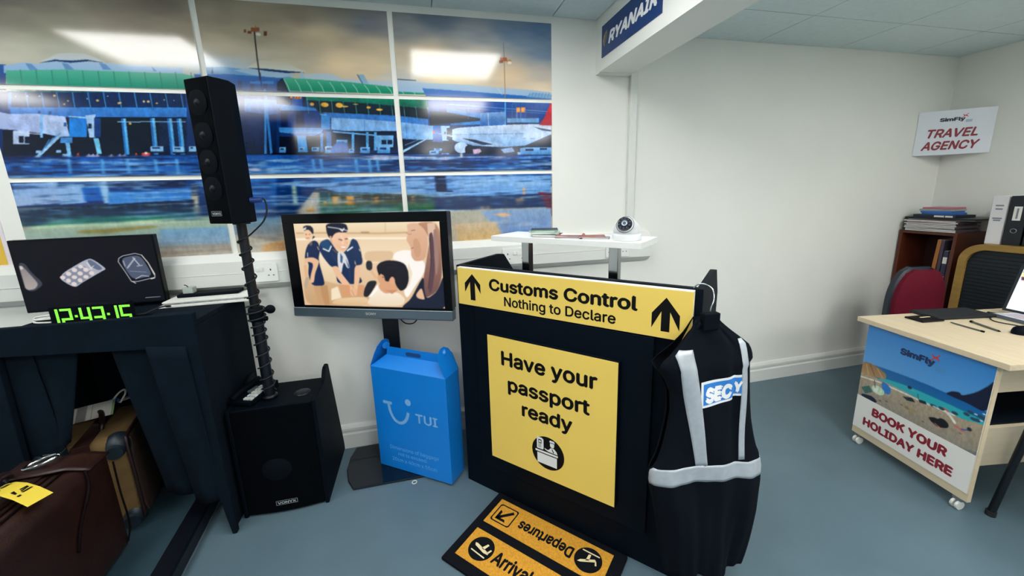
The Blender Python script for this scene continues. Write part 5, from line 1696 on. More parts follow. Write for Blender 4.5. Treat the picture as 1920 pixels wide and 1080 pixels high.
def arrow(mb, fn, cx, w, zt, zb, zw, zn):
    """upright arrow: tip zt, foot zb, wing tops zw, notch zn"""
    h = w / 2
    s = w * .155
    th = (zt - zw) * .92
    left = [(cx, zt), (cx - h, zw), (cx - h, zw - th), (cx - s, zn), (cx - s, zb), (cx + s, zb), (cx + s, zn), (cx + h, zw - th), (cx + h, zw)]
    mb.flat([left[0], left[1], left[2], left[3], left[6], left[7], left[8]], fn, ink)
    mb.flat([left[3], left[4], left[5], left[6]], fn, ink)
arrow(hdr, fk, .0865, .090, .865, .150, .60, .64)
arrow(hdr, fk, .9175, .090, .840, .140, .50, .55)
hdr.text('Customs Control', fk, .180, .500, .645, .315, ink, .030)
hdr.text('Nothing to Declare', fk, .258, .135, .490, .245, ink, .018)
hdr.build('header_sign', ct)
ps = MB(black, yellow, ink, white)
qx0, qx1, qz0, qz1 = .184, .740, .226, .796
ps.box(qx0, qx1, -.036, -.018, qz0, qz1, black)
ps.box(qx0 - .001, qx1 - .003, -.0375, -.036, qz0 - .001, qz1 - .002, yellow)
fp_ = lambda u, v: (qx0 + u * (qx1 - qx0), -.0381, qz0 + v * (qz1 - qz0))
fp2 = lambda u, v: (qx0 + u * (qx1 - qx0), -.0386, qz0 + v * (qz1 - qz0))
fp3 = lambda u, v: (qx0 + u * (qx1 - qx0), -.0391, qz0 + v * (qz1 - qz0))
ps.text('Have your', fp_, .120, .790, .745, .112, ink, .026)
ps.text('passport', fp_, .172, .600, .645, .108, ink, .026)
ps.text('ready', fp_, .290, .436, .405, .108, ink, .026)
ccx, ccz, crx, crz = .503, .206, .130, .127
ps.flat([(ccx + crx * math.cos(a), ccz + crz * math.sin(a)) for a in [2 * math.pi * i / 48 for i in range(48)]], fp_, ink)
def pc(pts, fn=fp2, m=white):
    ps.flat([(ccx + crx * x, ccz + crz * z) for x, z in pts], fn, m)
pc([(-.78, .06), (.62, .06), (.62, -.06), (-.78, -.06)])
pc([(-.66, -.12), (.56, -.12), (.56, -.74), (-.66, -.74)])
pc([(-.68, .14), (-.30, .14), (-.26, .20), (-.26, .76), (-.36, .84), (-.68, .84)])
pc([(-.58, .48), (-.38, .48), (-.38, .72), (-.58, .72)], fp3, ink)
pc([(-.54, .54), (-.42, .54), (-.42, .66), (-.54, .66)], lambda u, v: tuple(Vector(fp3(u, v)) - Vector((0, .0004, 0))), white)
for z in (.24, .32, .40): pc([(-.6, z), (-.4, z), (-.4, z + .03), (-.6, z + .03)], fp3, ink)
pc([(.10, .74), (.44, .74), (.40, .86), (.14, .86)])
pc([(.15, .52), (.22, .44), (.34, .44), (.40, .54), (.40, .70), (.15, .70)])
pc([(-.20, .28), (-.04, .22), (.08, .26), (.18, .40), (.38, .42), (.54, .28), (.60, .12), (.22, .12), (.02, .13), (-.18, .20)])
pc([(.24, .36), (.30, .36), (.40, .16), (.34, .14)], fp3, ink)
ps.build('passport_poster', ct)
# white shelf carried on two chrome posts
SHX, SHY, SHA = .146, .0655, R(-2.2)
sh = MB(white).box(0, .629, 0, .198, 0, .0215).build('shelf_board', ct, (SHX, SHY, 1.1715), SHA, bevel=.001)
for s in (.135, .508):
    p = Vector((SHX, SHY)) + Vector((math.cos(SHA), math.sin(SHA))) * s + Vector((-math.sin(SHA), math.cos(SHA))) * .03
    o = MB(chrome).box(0, .034, 0, .034, .755, 1.1715).build('shelf_post', ct, (p.x, p.y, 0), SHA, bevel=.002)
bl = MB(rubber)
bl.ball((.145 + .515, .11, 1.157), .012, .016, .013)
bl.build('cable_clip', ct)

# on the white shelf
def K(u, v):
    c, s = math.cos(KA), math.sin(KA)
    return KX + u * c - v * s, KY + u * s + v * c
SZ = 1.1932
def booklet(label, x, y, z, rz, w, d, h, cover, pages=None, group=None, cat='passport'):
    b = MB(cover, paper)
    b.box(-w / 2, w / 2, -d / 2, d / 2, 0, h * .22, cover)
    b.box(-w / 2 + .001, w / 2 - .002, -d / 2 + .001, d / 2 - .001, h * .22, h * .8, pages or paper)
    b.box(-w / 2, w / 2, -d / 2, d / 2, h * .8, h, cover)
    return tag(b.build('passport' if cat == 'passport' else 'booklet', None, (x, y, z), rz), label, cat, group)
mint = mat('mint_booklet', '9fc0ae', .55)
maroon = mat('maroon_cover', '8a4a48', .5)
navyc = mat('navy_cover', '1a2436', .5)
SR = KA + SHA
booklet('thick dark blue booklet at the bottom of the pile on the white shelf', .492, -.622, SZ, SR + R(14), .105, .080, .010, navyc, None, 'travel documents on the shelf', 'booklet')
booklet('lower mint green booklet on top of the dark blue booklet', .488, -.610, SZ + .010, SR + R(25), .110, .082, .007, mint, None, 'travel documents on the shelf', 'booklet')
booklet('middle mint green booklet in the pile on the white shelf', .483, -.605, SZ + .017, SR + R(16), .106, .080, .006, mint, None, 'travel documents on the shelf', 'booklet')
booklet('topmost booklet of the pile, dark cover with pale green pages', .486, -.600, SZ + .023, SR + R(30), .106, .078, .005, navyc, mint, 'travel documents on the shelf', 'booklet')
booklet('navy passport lying under the red passports on the shelf', .556, -.706, SZ, SR + R(8), .100, .075, .005, navyc, None, 'travel documents on the shelf')
booklet('red passport with a white slip on it, middle of the shelf', .560, -.694, SZ + .005, SR + R(28), .112, .085, .005, maroon, None, 'travel documents on the shelf')
tag(MB(paper).box(-.04, .04, -.024, .024, 0, .0008).build('paper_slip', None, (.567, -.690, SZ + .010), SR + R(20)), 'white paper slip lying on the red passport', 'paper')
booklet('grey passport near the dome camera, lowest of two', .632, -.772, SZ, SR + R(18), .095, .075, .004, mat('grey_cover', '8f9698', .5), None, 'travel documents on the shelf')
booklet('red passport lying on the grey one near the dome camera', .621, -.757, SZ + .004, SR + R(26), .095, .072, .004, maroon, None, 'travel documents on the shelf')

dm = thing('dome_camera', 'white dome security camera at the right end of the white shelf', 'camera', (.700, -.868, SZ), R(0))
domew = mat('camera_white', 'd6d9da', .35)
MB(domew).lathe([(0, 0), (.049, 0), (.050, .004), (.050, .018), (.046, .024), (.0, .024)], 36).build('base', dm)
MB(domew).lathe([(.0415, .022), (.0445, .0245), (.0445, .036), (.041, .050), (.033, .062), (.018, .071), (0, .074)], 36).build('dome', dm)
# eyeball turned to the left and up towards the viewer
ED = Vector((-.60, -.66, .46)).normalized()
ey = MB(domew)
ey.ball((-.008, -.012, .046), .036, .036, .036, None, 24, 16)
o1 = ey.build('eyeball', dm)
c0 = Vector((-.008, -.012, .046))
rim = MB(rubber).tube([c0 + ED * .022 + (ED.orthogonal().normalized() * math.cos(2 * math.pi * k / 28) + ED.cross(ED.orthogonal().normalized()) * math.sin(2 * math.pi * k / 28)) * .0292 for k in range(29)], .0009, 6).build('gap_rim', o1)
MB(mat('lens_ring_black', '10151c', .25)).cyl(c0 + ED * .026, c0 + ED * .0345, .025, .0225, 28).build('lens_face', o1)
dots = MB(mat('led_dot', '46566a', .2))
ea = ED.orthogonal().normalized(); eb = ED.cross(ea)
for k in range(10):
    a = 2 * math.pi * k / 10
    p = c0 + ED * .0348 + (ea * math.cos(a) + eb * math.sin(a)) * .0185
    dots.cyl(p, p + ED * .0012, .0025, None, 8)
dots.cyl(c0 + ED * .0346, c0 + ED * .0362, .006, None, 16)
dots.build('infrared_leds', o1)
lr = MB(mat('lens_metal', '53606c', .25, .6))
lr.tube([c0 + ED * .0355 + (ea * math.cos(2 * math.pi * k / 20) + eb * math.sin(2 * math.pi * k / 20)) * .0105 for k in range(21)], .0018, 6)
lr.build('lens_rim', o1)

# ------------------------------------------------------------------ hanger and security vest
HX, HY = K(KW - .004, -.0)
VA = R(-4)
VX, VY = HX + .010, HY - .014
vt = thing('security_vest', 'black security vest with silver bands hanging on the counter corner', 'vest', (VX, VY, 0), VA)
rows = [  # z, left, right
    (.092, -.085, .192), (.13, -.098, .203), (.20, -.112, .217), (.30, -.130, .234), (.40, -.150, .243), (.46, -.166, .240), (.49, -.165, .232),
    (.53, -.140, .210), (.58, -.126, .192), (.64, -.115, .174), (.70, -.108, .163), (.76, -.112, .156), (.81, -.135, .152), (.845, -.163, .150),
    (.868, -.145, .148), (.892, -.112, .140), (.918, -.085, .108), (.945, -.062, .072), (.968, -.050, .045), (.985, -.040, .030)]
def row(z):
    for a, b in zip(rows[:-1], rows[1:]):
        if a[0] <= z <= b[0]:
            t = (z - a[0]) / (b[0] - a[0])
            return a[1] + (b[1] - a[1]) * t, a[2] + (b[2] - a[2]) * t
    return rows[0][1:] if z < rows[0][0] else rows[-1][1:]
def depth(z):
    if z > .84: return .014 + .034 * (.985 - z) / .145
    if z > .5: return .048
    return .048 + .006 * min(1, (.5 - z) / .3)
def vest_pt(q, z, side, off=0.0):
    """q -1..1 across, side -1 = face towards the room (back of the vest), +1 = far side"""
    l, r_ = row(z)
    x = (l + r_) / 2 + (r_ - l) / 2 * q
    e = math.sqrt(max(0, 1 - abs(q) ** 2.4))
    gap = .0 if z < .5 else (.16 if z < .84 else .5)
    dd = depth(z) * (gap + (1 - gap) * e)
    low = max(0, (.62 - z) / .54)
    fold = (.010 * low) * math.sin(9 * q + 3 * z) + .005 * math.sin(4.5 * q + 14 * z) * e + .004 * low * math.sin(23 * q - 2 * z)
    crease = -.008 * math.exp(-((q - .42 - .25 * (z - .6)) / .10) ** 2) * (1 if .3 < z < .95 else .3)
    hem = .012 * math.sin(5 * q + .8) * max(0, (.17 - z) / .10)
    y = side * (dd + fold * side * -1 + off + (crease if side < 0 else 0))
    if side > 0:
        y = min(y, -.001 + .62 * abs(x))
    return (x, y, z - hem)
fab = mat('vest_fabric', '070d16', .9, noise=.1, nscale=60, bump=.15, bscale=500, spec=.12)
refl = mat('reflective_tape', 'b9bfc6', .4, .25, noise=.06, nscale=60)
vb = MB(fab)
NZ = 60
for side in (-1, 1):
    vb.grid(lambda u, v, side=side: vest_pt((u * 2 - 1) * (-side), .092 + .893 * v, side), 40, NZ)
vb.build('body', vt, solid=.0022)
def band(name, q0f, q1f, z0f, z1f, nu, nv, side=-1, off=.0026):
    b = MB(refl)
    def fn(u, v):
        # u across, v up
        if callable(q0f):
            z = z0f + (z1f - z0f) * v
            q = q0f(z) + (q1f(z) - q0f(z)) * u
        else:
            q = q0f + (q1f - q0f) * u
            z = z0f(q) + (z1f(q) - z0f(q)) * v
        return vest_pt(q, z, side, off)
    b.grid(fn, nu, nv)
    return b.build(name, vt, solid=.0008)
mz = lambda q: .452 + .026 * q * 0 + .012 * math.cos(2.4 * q) - .008 * q
band('waist_band', -.998, .998, lambda q: mz(q) - .006, lambda q: mz(q) + .054, 44, 6)
def xq(x):
    return lambda z: max(-.97, min(.97, (x(z) - sum(row(z)) / 2) / ((row(z)[1] - row(z)[0]) / 2)))
band('shoulder_stripe', xq(lambda z: -.114 + (z - .885) * -.225), xq(lambda z: -.058 + (z - .885) * -.17), .516, .900, 6, 26)
band('shoulder_stripe', xq(lambda z: .092 + (z - .915) * -.07), xq(lambda z: .118 + (z - .915) * -.055), .514, .918, 6, 26)
# patch, folded over in the middle so part of the word is lost
pw, pb, pt = mat('patch_white', 'eceef0', .5), mat('patch_blue', '2f7fd0', .5), mat('patch_letters', 'f4f4f4', .5)
def patch(x0, x1, z0, z1, slant, txt, tx0, tw, border, name, open_l, open_r, offm=0.0, mid=None):
    b = MB(pw, pb, pt)
    def pos(x, z, off):
        q = xq(lambda _z: x)(z + slant * (x - x0))
        return vest_pt(q, z + slant * (x - x0), -1, off + offm)
    b.grid(lambda u, v: pos(x0 + (x1 - x0) * u, z0 + (z1 - z0) * v, .0026), 12, 8, pw)
    a0, a1 = x0 + (0 if open_l else border), x1 - (0 if open_r else border)
    b.grid(lambda u, v: pos(a0 + (a1 - a0) * u, z0 + border + (z1 - z0 - 2 * border) * v, .0034), 12, 8, pb)
    b.text(txt, lambda u, v: pos(u, v, .0043), tx0, z0 + border + .008, tw, z1 - z0 - 2 * border - .016, pt, .062, .0)
    return b.build(name, vt)
patch(.055, .122, .737, .808, .06, 'Y', .078, .026, .008, 'security_patch', True, False, -.0012)
patch(-.036, .078, .718, .800, .10, 'SEC', -.022, .092, .008, 'security_patch', False, True)
# coat hanger under it
hg = thing('coat_hanger', 'black coat hanger with a silver wire hook, hooked on the counter wing', 'hanger', (VX, VY, 0), VA)
h_ = MB(blackp)
h_.tube(curl([(-.135, -.006, .838), (-.09, -.006, .892), (-.045, -.008, .950), (-.01, -.012, .980), (.03, -.01, .960), (.075, -.006, .920), (.125, -.006, .876)], 6), .009, 10)
h_.box(-.030, .022, -.032, -.010, .955, 1.006)
h_.build('shoulder_bar', hg, bevel=.003)
hk = MB(chrome)
hk.tube(curl([(-.004, -.02, 1.0), (-.003, -.02, 1.02), (.006, -.018, 1.045), (.008, -.006, 1.072), (-.004, .012, 1.084), (-.018, .028, 1.080), (-.026, .034, 1.066)], 8), .0022, 8)
hk.build('wire_hook', hg)
# foot of a pale metal stand showing below the vest hem
sf = thing('metal_stand', 'pale metal stand leg on the floor just below the vest hem', 'stand', (1.02, -1.10, 0))
MB(mat('pale_metal', 'cfd3cc', .35, .3)).box(-.02, .02, -.02, .02, .004, .12).build('leg', sf, bevel=.002)
MB(mat('pale_metal2', '9aa5a8', .4, .3)).box(-.06, .0, -.02, .02, 0, .012).build('foot', sf)

# ------------------------------------------------------------------ doormat
MX, MY, MA = .268, -.572, R(-47.3)
dmx = thing('doormat', 'black coir doormat with yellow arrivals and departures panels', 'doormat', (MX, MY, 0), MA)
coirb = mat('black_coir', '11141a', .95, bump=1.0, bscale=500, noise=.2, nscale=300, spec=.1)
coiry = mat('yellow_coir', 'e0a23a', .95, noise=.16, nscale=160, bump=1.0, bscale=500, spec=.1)
coirw = mat('cream_coir', 'e6d6ac', .95, spec=.1)
MB(coirb).box(-.004, .592, -.385, -.002, .0, .0135).build('backing', dmx, bevel=.003)
def mrow(y0, y1, flip):
    b = MB(coiry, coirb, coirw)
    b.box(.031, .548, y0, y1, .0130, .0150, coiry)
    o = b.build('panel', dmx)
    w, h = .517, y1 - y0
    def fn(u, v, dz=.0152):
        if flip: u, v = w - u, h - v
        return (.031 + u, y0 + v, dz)
    f2 = lambda u, v: fn(u, v, .0157)
    t = MB(coirb, coirw)
    lt_ = MB(coirb)
    ars = MB(coirb)
    c = (.075, h / 2)
    rr = .052
    t.flat([(c[0] + rr * math.cos(a), c[1] + rr * math.sin(a)) for a in [2 * math.pi * i / 40 for i in range(40)]], fn, coirb)
    if flip:   # plane climbing away
        t.flat([(c[0] - .030, c[1] - .006), (c[0] - .022, c[1] - .014), (c[0] + .026, c[1] + .012), (c[0] + .034, c[1] + .024), (c[0] + .022, c[1] + .022)], f2, coirw)
        t.flat([(c[0] - .004, c[1] + .002), (c[0] + .008, c[1] + .008), (c[0] + .006, c[1] - .022), (c[0] - .003, c[1] - .024)], f2, coirw)
        t.flat([(c[0] - .030, c[1] - .006), (c[0] - .024, c[1] - .008), (c[0] - .030, c[1] + .010), (c[0] - .036, c[1] + .008)], f2, coirw)
        t.flat([(c[0] - .034, c[1] - .033), (c[0] + .034, c[1] - .033), (c[0] + .034, c[1] - .028), (c[0] - .034, c[1] - .028)], f2, coirw)
    else:      # plane landing
        t.flat([(c[0] - .036, c[1] + .010), (c[0] - .026, c[1] + .012), (c[0] + .034, c[1] - .002), (c[0] + .038, c[1] - .010), (c[0] + .018, c[1] - .012), (c[0] - .030, c[1] + .000)], f2, coirw)
        t.flat([(c[0] - .002, c[1] + .002), (c[0] + .012, c[1] + .000), (c[0] + .020, c[1] + .026), (c[0] + .012, c[1] + .028)], f2, coirw)
        t.flat([(c[0] + .028, c[1] - .004), (c[0] + .036, c[1] - .006), (c[0] + .042, c[1] + .012), (c[0] + .036, c[1] + .014)], f2, coirw)
        t.flat([(c[0] - .034, c[1] - .024), (c[0] + .034, c[1] - .030), (c[0] + .034, c[1] - .025), (c[0] - .034, c[1] - .019)], f2, coirw)
    lt_.text('Departures' if flip else 'Arrivals', fn, .135, .054 if flip else .044, .245 if flip else .195, .050 if flip else .056, coirb, .03)
    # arrow in a rounded square
    ax, ay, s = .455, h / 2, .047
    def rsq(k):
        out = []
        for qx, qy, a0 in ((1, 1, 0), (-1, 1, 90), (-1, -1, 180), (1, -1, 270)):
            for j in range(5):
                a = R(a0 + j * 22.5)
                out.append((ax + qx * (k - .010) + .010 * math.cos(a), ay + qy * (k - .010) + .010 * math.sin(a)))
        return out
    A_, B_ = rsq(s), rsq(s - .0055)
    for i in range(len(A_)):
        j = (i + 1) % len(A_)
        ars.flat([A_[i], A_[j], B_[j], B_[i]], fn, coirb)
    ar = [[(.030, .032), (-.020, .032), (-.012, .020), (.030, .020)], [(.030, .032), (.030, -.018), (.018, -.010), (.018, .024)], [(.026, .018), (.016, .028), (-.034, -.024), (-.024, -.034)]]
    for q in ar:
        ars.flat([(ax + x, ay + y_) for x, y_ in q], fn, coirb)
    t.build('aircraft_symbol', o)
    lt_.build('lettering', o)
    ars.build('arrow_symbol', o)
mrow(-.168, -.030, True)
mrow(-.345, -.207, False)

# ------------------------------------------------------------------ travel desk
DX, DY, DA = 2.200, -.683, R(-98.83)
td = thing('travel_desk', 'pale wooden travel desk on casters with a beach poster on its end', 'desk', (DX, DY, 0), DA)
ply = mat('pale_wood', 'd8c6a6', .45, noise=.05, nscale=6, stretch=(1, 9, 9))
plyd = mat('pale_wood_rail', 'bdb096', .5, noise=.05, nscale=6, stretch=(9, 1, 9))
MB(ply).box(-.045, .548, -.022, .93, .663, .687).build('desk_top', td, bevel=.0015)
MB(ply).box(0, .507, 0, .018, .052, .663).build('end_panel', td, bevel=.001)
PW, PH, PZ = .500, .565, .090
pt_ = picture('beach_poster', raster(ART_BEACH, 0, 500, 10, 590, 2.5)[4:], PW, PH, print_mat('poster_print', .35), td, (.002, -.0022, PZ), edgew, .002)
pp_ = MB(paper, red, mat('logo_navy', '14305e', .5), redp, mat('logo_grey', '4f8fc8', .5))
fd = lambda u, v: (u * PW, -.0012, v * PH)
pp_.flat([(0, 0), (1, 0), (1, .318), (0, .318)], lambda u, v: (u * PW, -.0006, v * PH), paper)
pp_.text('BOOK YOUR', fd, .172, .190, .650, .080, red, .045)
pp_.text('HOLIDAY HERE', fd, .100, .062, .785, .080, red, .045)
pp_.build('caption_band', pt_)
pp_ = MB(mat('logo_navy', '14305e', .5), redp, mat('logo_grey', '4f8fc8', .5))
logo(pp_, fd, .325, .848, .285, .058, pp_.mats[0], redp, pp_.mats[2])
pp_.build('logo', pt_)
MB(plyd).box(.485, .503, .018, .90, .548, .663).build('apron_rail', td)
MB(plyd).box(.485, .503, .018, .90, .222, .392).build('lower_rail', td)
MB(plyd).box(.02, .038, .018, .90, .30, .663).build('modesty_panel', td)
MB(black).box(.038, .485, .018, .80, .385, .400).build('lower_shelf', td)
MB(ply).box(0, .507, .90, .918, .052, .663).build('end_panel', td, bevel=.001)
cast = mat('caster_white', 'dcdcd6', .4)
for x, y_ in ((.035, .01), (.475, .01), (.035, .909), (.475, .909)):
    c = MB(mat('caster_fork', '8a8f90', .35, .6)).box(x - .016, x + .016, y_ - .012, y_ + .012, .040, .052)
    c.box(x - .003, x + .003, y_ - .010, y_ + .012, .018, .044)
    o = c.build('caster', td)
    w = MB(cast)
    w.cyl((x - .013, y_ - .006, .019), (x - .004, y_ - .006, .019), .019, None, 20)
    w.cyl((x + .004, y_ - .006, .019), (x + .013, y_ - .006, .019), .019, None, 20)
    w.build('wheel', o)
def D(u, v):
    c, s = math.cos(DA), math.sin(DA)
    return DX + u * c - v * s, DY + u * s + v * c
DZ = .6875
lw = thing('document_wallet', 'flat black zipped wallet lying near the far edge of the travel desk', 'wallet', (2.64, -.765, DZ + .0005), R(-10))
w_ = MB(mat('black_nylon', '0b1119', .7, bump=.3, bscale=300))
w_.box(-.165, .150, -.068, .070, 0, .014)
w_.build('cover', lw, bevel=.005)
zp = MB(blackm)
zp.tube([(.15, -.055, .008), (.155, .0, .008), (.15, .06, .008)], .003, 6)
zp.cyl((.15, -.03, .008), (.185, -.045, .006), .012, .008, 10)
zp.build('zip', lw)
ph2 = thing('mobile_phone', 'black phone with a lit line of text, at the wallet\'s near edge', 'phone', (2.422, -.772, DZ), R(-6))
MB(blackg).box(-.062, .062, -.042, .042, 0, .009).build('case', ph2, bevel=.004)
MB(mat('phone_line', 'd9d0a0', .4, emit=.6)).box(-.012, .045, .006, .012, .009, .0094).build('text_line', ph2)
def pen(label, a, b, r):
    a, b = Vector((*a, DZ + r)), Vector((*b, DZ + r))
    t = thing('pen', label, 'pen', tuple(a), 0, 'pens on the travel desk')
    d = b - a
    MB(mat('grey_pen', '5a5a58', .4)).cyl((0, 0, 0), d * .93, r, r * .9, 12).build('barrel', t)
    MB(blackp).cyl(d * .93, d, r * .8, r * .3, 12).build('tip', t)
    MB(blackp).cyl(d * -.03, d * .05, r * 1.25, r * 1.25, 12).build('cap', t)
pen('thin grey pen nearer the poster edge of the desk', (2.448, -.970), (2.476, -.842), .0035)
pen('thicker dark pen between the thin grey pen and the laptop', (2.572, -.868), (2.512, -.995), .0045)
lt = thing('laptop', 'open dark laptop showing a web page, at the right frame edge', 'laptop', (2.775, -.838, DZ), R(-103))
lb = MB(mat('laptop_grey', '55606c', .4), mat('laptop_deck', 'd9d5dc', .45))
lb.box(0, .36, 0, .14, 0, .018, lb.mats[0])
lb.box(.004, .356, .004, .136, .018, .0185, lb.mats[1])
lb.build('base', lt, bevel=.002)
kk = MB(mat('laptop_key', 'b9b6bf', .5))
for i in range(14):
    for j in range(4):
        kk.box(.02 + i * .0235, .039 + i * .0235, .018 + j * .020, .034 + j * .020, .0185, .020)
kk.build('keyboard', lt)
ld = MB(mat('laptop_lid', '0d1d26', .35)).box(-.002, .362, 0, .008, 0, .245).build('lid', lt, (-.045, .105, .0185), R(4), bevel=.002)
ld.rotation_euler = (R(-14), 0, R(6))
picture('screen', raster(ART_LAPTOP, 0, 340, 0, 200, 3.0), .336, .222, print_mat('laptop_display', .3, emit=.8, spec=.2), ld, (.012, -.0008, .012))
pc_ = MB(rubber)
pc_.tube(curl([(2.775, -.85, DZ + .008), (2.72, -.86, DZ + .003), (2.68, -.90, DZ + .003), (2.69, -.96, DZ + .003), (2.70, -1.04, DZ + .003), (2.72, -1.12, DZ + .003)], 8), .0025, 6)
tag(pc_.build('laptop_cable'), 'thin black cable lying on the desk before the laptop', 'cable')
ms = thing('computer_mouse', 'black computer mouse at the right frame edge of the desk', 'mouse', (2.585, -1.030, DZ), R(-95))
MB(blackp).grid(lambda u, v: (.030 * math.cos(2 * math.pi * u) * math.sin(math.pi * v / 2) ** .8, .05 * math.sin(2 * math.pi * u) * math.sin(math.pi * v / 2) ** .8, .034 * math.cos(math.pi * v / 2) ** .6), 24, 8).build('body', ms)

# ------------------------------------------------------------------ chairs
rc = thing('office_chair', 'red upholstered office chair with a dark shell behind the travel desk', 'chair', (3.02, -.34, 0), R(-8))
redf = mat('red_fabric', '661226', .85, noise=.08, nscale=80, bump=.25, bscale=500, spec=.2)
def pad(w, h, d0, d1, z0, m, topr=1.0):
    b = MB(m)
    def pt(u, v, f):
        a = u * 2 - 1; c = v * 2 - 1
        sx = math.copysign(abs(a) ** .8, a); sz = c
        k = (1 - abs(sz) ** 3.2) ** .45
        wd = w / 2 * (.45 + .55 * k) * (1 - .24 * max(0, sz) ** 2)
        edge = (1 - abs(a) ** 4) * (1 - abs(c) ** 6)
        return (sx * wd, (d0 - .030 * edge) if f else (d1 + .02 * edge), z0 + h / 2 + h / 2 * sz)
    b.grid(lambda u, v: pt(u, v, 1), 16, 20, m)
    b.grid(lambda u, v: pt(1 - u, v, 0), 16, 20, m)
    b.add([pt(u, v, f) for v in [j / 20 for j in range(21)] for u, f in ((0, 1), (0, 0))], [(2 * j, 2 * j + 1, 2 * j + 3, 2 * j + 2) for j in range(20)], m)
    b.add([pt(u, v, f) for v in [j / 20 for j in range(21)] for u, f in ((1, 0), (1, 1))], [(2 * j, 2 * j + 1, 2 * j + 3, 2 * j + 2) for j in range(20)], m)
    return b
pad(.34, .45, -.078, -.045, .385, redf).build('backrest', rc)
pad(.36, .475, -.046, -.018, .372, mat('dark_shell', '1a2432', .45)).build('back_shell', rc)
MB(redf).box(-.20, .20, -.285, -.09, .33, .385).build('seat', rc, bevel=.025, segs=4)
MB(blackm).cyl((0, -.18, .09), (0, -.18, .335), .025).build('gas_stem', rc)
MB(blackm).box(-.03, .03, -.10, -.03, .34, .50).build('back_bracket', rc)
for k in range(5):
    a = 2 * math.pi * k / 5 + .3
    o = MB(blackp).cyl((0, -.18, .10), (.24 * math.cos(a), -.18 + .13 * math.sin(a), .07), .022, .014, 10).build('base_arm', rc)
    MB(blackp).cyl((.24 * math.cos(a) - .01, -.18 + .13 * math.sin(a), .028), (.24 * math.cos(a) + .012, -.18 + .13 * math.sin(a), .028), .028, None, 16).build('caster', o)

vc = thing('visitor_chair', 'black tube leg chair cut off by the right frame edge', 'chair', (2.38, -1.52, 0), R(-15))
MB(mat('seat_fabric', '161d27', .9)).box(-.23, .23, -.22, .22, .43, .48).build('seat', vc, bevel=.02, segs=3)
MB(mat('seat_fabric', '161d27', .9)).box(.20, .24, -.21, .21, .60, .90).build('backrest', vc, bevel=.015, segs=3)
for x, y_ in ((-.24, .25), (-.24, -.25), (.24, .25), (.24, -.25)):
    o = MB(blackm).cyl((x * .88, y_ * .88, .45), (x, y_, .012), .0125, None, 14).build('leg', vc)
    MB(rubber).cyl((x, y_, .0), (x, y_, .022), .016, None, 14).build('rubber_foot', o)
for y_ in (-.17, .17):
    MB(blackm).cyl((.215, y_, .45), (.225, y_, .66), .011).build('back_tube', vc)

# ------------------------------------------------------------------ bookcase in the corner
bk = thing('bookcase', 'dark red brown wooden bookcase in the room corner', 'bookcase', (3.40, -.325, 0))
mah = mat('mahogany', '5a2816', .45, noise=.2, nscale=8, stretch=(6, 6, 1))
mahd = mat('mahogany_inside', '3a170f', .55, noise=.15, nscale=8, stretch=(6, 6, 1))
for y0, y1 in ((0, .018), (.297, .315)):
    MB(mah).box(0, .27, y0, y1, 0, 1.03).build('side_panel', bk, bevel=.001)
MB(mah).box(0, .27, .018, .297, 1.01, 1.03).build('top_board', bk)
MB(mahd).box(.262, .27, .018, .297, .05, 1.01).build('back_panel', bk)
for z in (.05, .36, .695):
    MB(mah).box(.004, .262, .018, .297, z, z + .018).build('shelf', bk)
MB(mah).box(.01, .03, .018, .297, 0, .05).build('plinth', bk)
def book(label, y0, th, h, d, m, lean=0, stripe=None):
    b = MB(m, paper)
    b.box(0, d, 0, th, 0, h, m)
    b.box(.004, d - .002, .002, th - .002, h, h + .001, paper)
    if stripe:
        for z0, z1 in stripe:
            b.box(-.0006, 0, .001, th - .001, z0 * h, z1 * h, paper)
    o = b.build('book', None, (3.432, y0, .7132))
    o.rotation_euler = (R(lean), 0, 0)
    return tag(o, label, 'book', 'books on the upper bookcase shelf')
book('tall orange book leaning on the upper bookcase shelf', -.226, .020, .262, .16, mat('orange_cover', 'b0703a', .6), 2, ((.02, .05),))
book('tall purple grey book just right of the orange book', -.252, .016, .258, .16, mat('mauve_cover', '4e4456', .6), 0)
book('dark blue book with white lettering on the upper bookcase shelf', -.282, .024, .190, .15, mat('slate_cover', '2e3552', .6), 0, ((.05, .10), (.55, .78)))
book('dark red book at the right end of the upper bookcase shelf', -.3045, .019, .185, .15, mat('wine_cover', '4a1a2a', .6), 0)
# magazines piled on the bookcase
mcol = ['5a5258', '6e5a60', '4c4a52', '7c6a6e', '54525a', '8a5a62', '4a464e', '9a6a70']
mlab = ['bottom', 'second', 'third', 'fourth', 'fifth', 'sixth', 'seventh', 'top']
rng = random.Random(4)
z = 1.0302
for k in range(8):
    h = .0095
    b = MB(mat('magazine_%s' % mcol[k], mcol[k], .5))
    b.box(0, .21, 0, .275, 0, h - .0012)
    b.box(-.0015, 0, .001, .274, .0018, h - .0028, mat('page_edge', 'f2f0ee', .6))
    o = b.build('magazine', None, (3.395 + rng.uniform(-.006, .012), -.312 + rng.uniform(-.006, .012), z), R(rng.uniform(-2.5, 2.5)))
    tag(o, '%s magazine of the pile on the bookcase, counted from below' % mlab[k] if k not in (0, 7) else '%s magazine of the pile on the bookcase' % mlab[k], 'magazine', 'magazines piled on the bookcase')
    z += h
fb_('plastic_wallet', 'clear grey plastic wallets drooping over the pile on the bookcase', 3.43, 3.66, -.37, -.03, z, z + .006, mat('grey_plastic', '7f8f92', .3), 'wallet', None, R(3))
fb_('ring_folder', 'wide flat black folder on the magazine pile', 3.42, 3.67, -.385, -.012, z + .006, z + .018, mat('black_folder', '10151d', .4), 'folder', None, R(0), .003)
dk = MB(navyc, paper)
dk.box(0, .17, 0, .235, 0, .018, navyc)
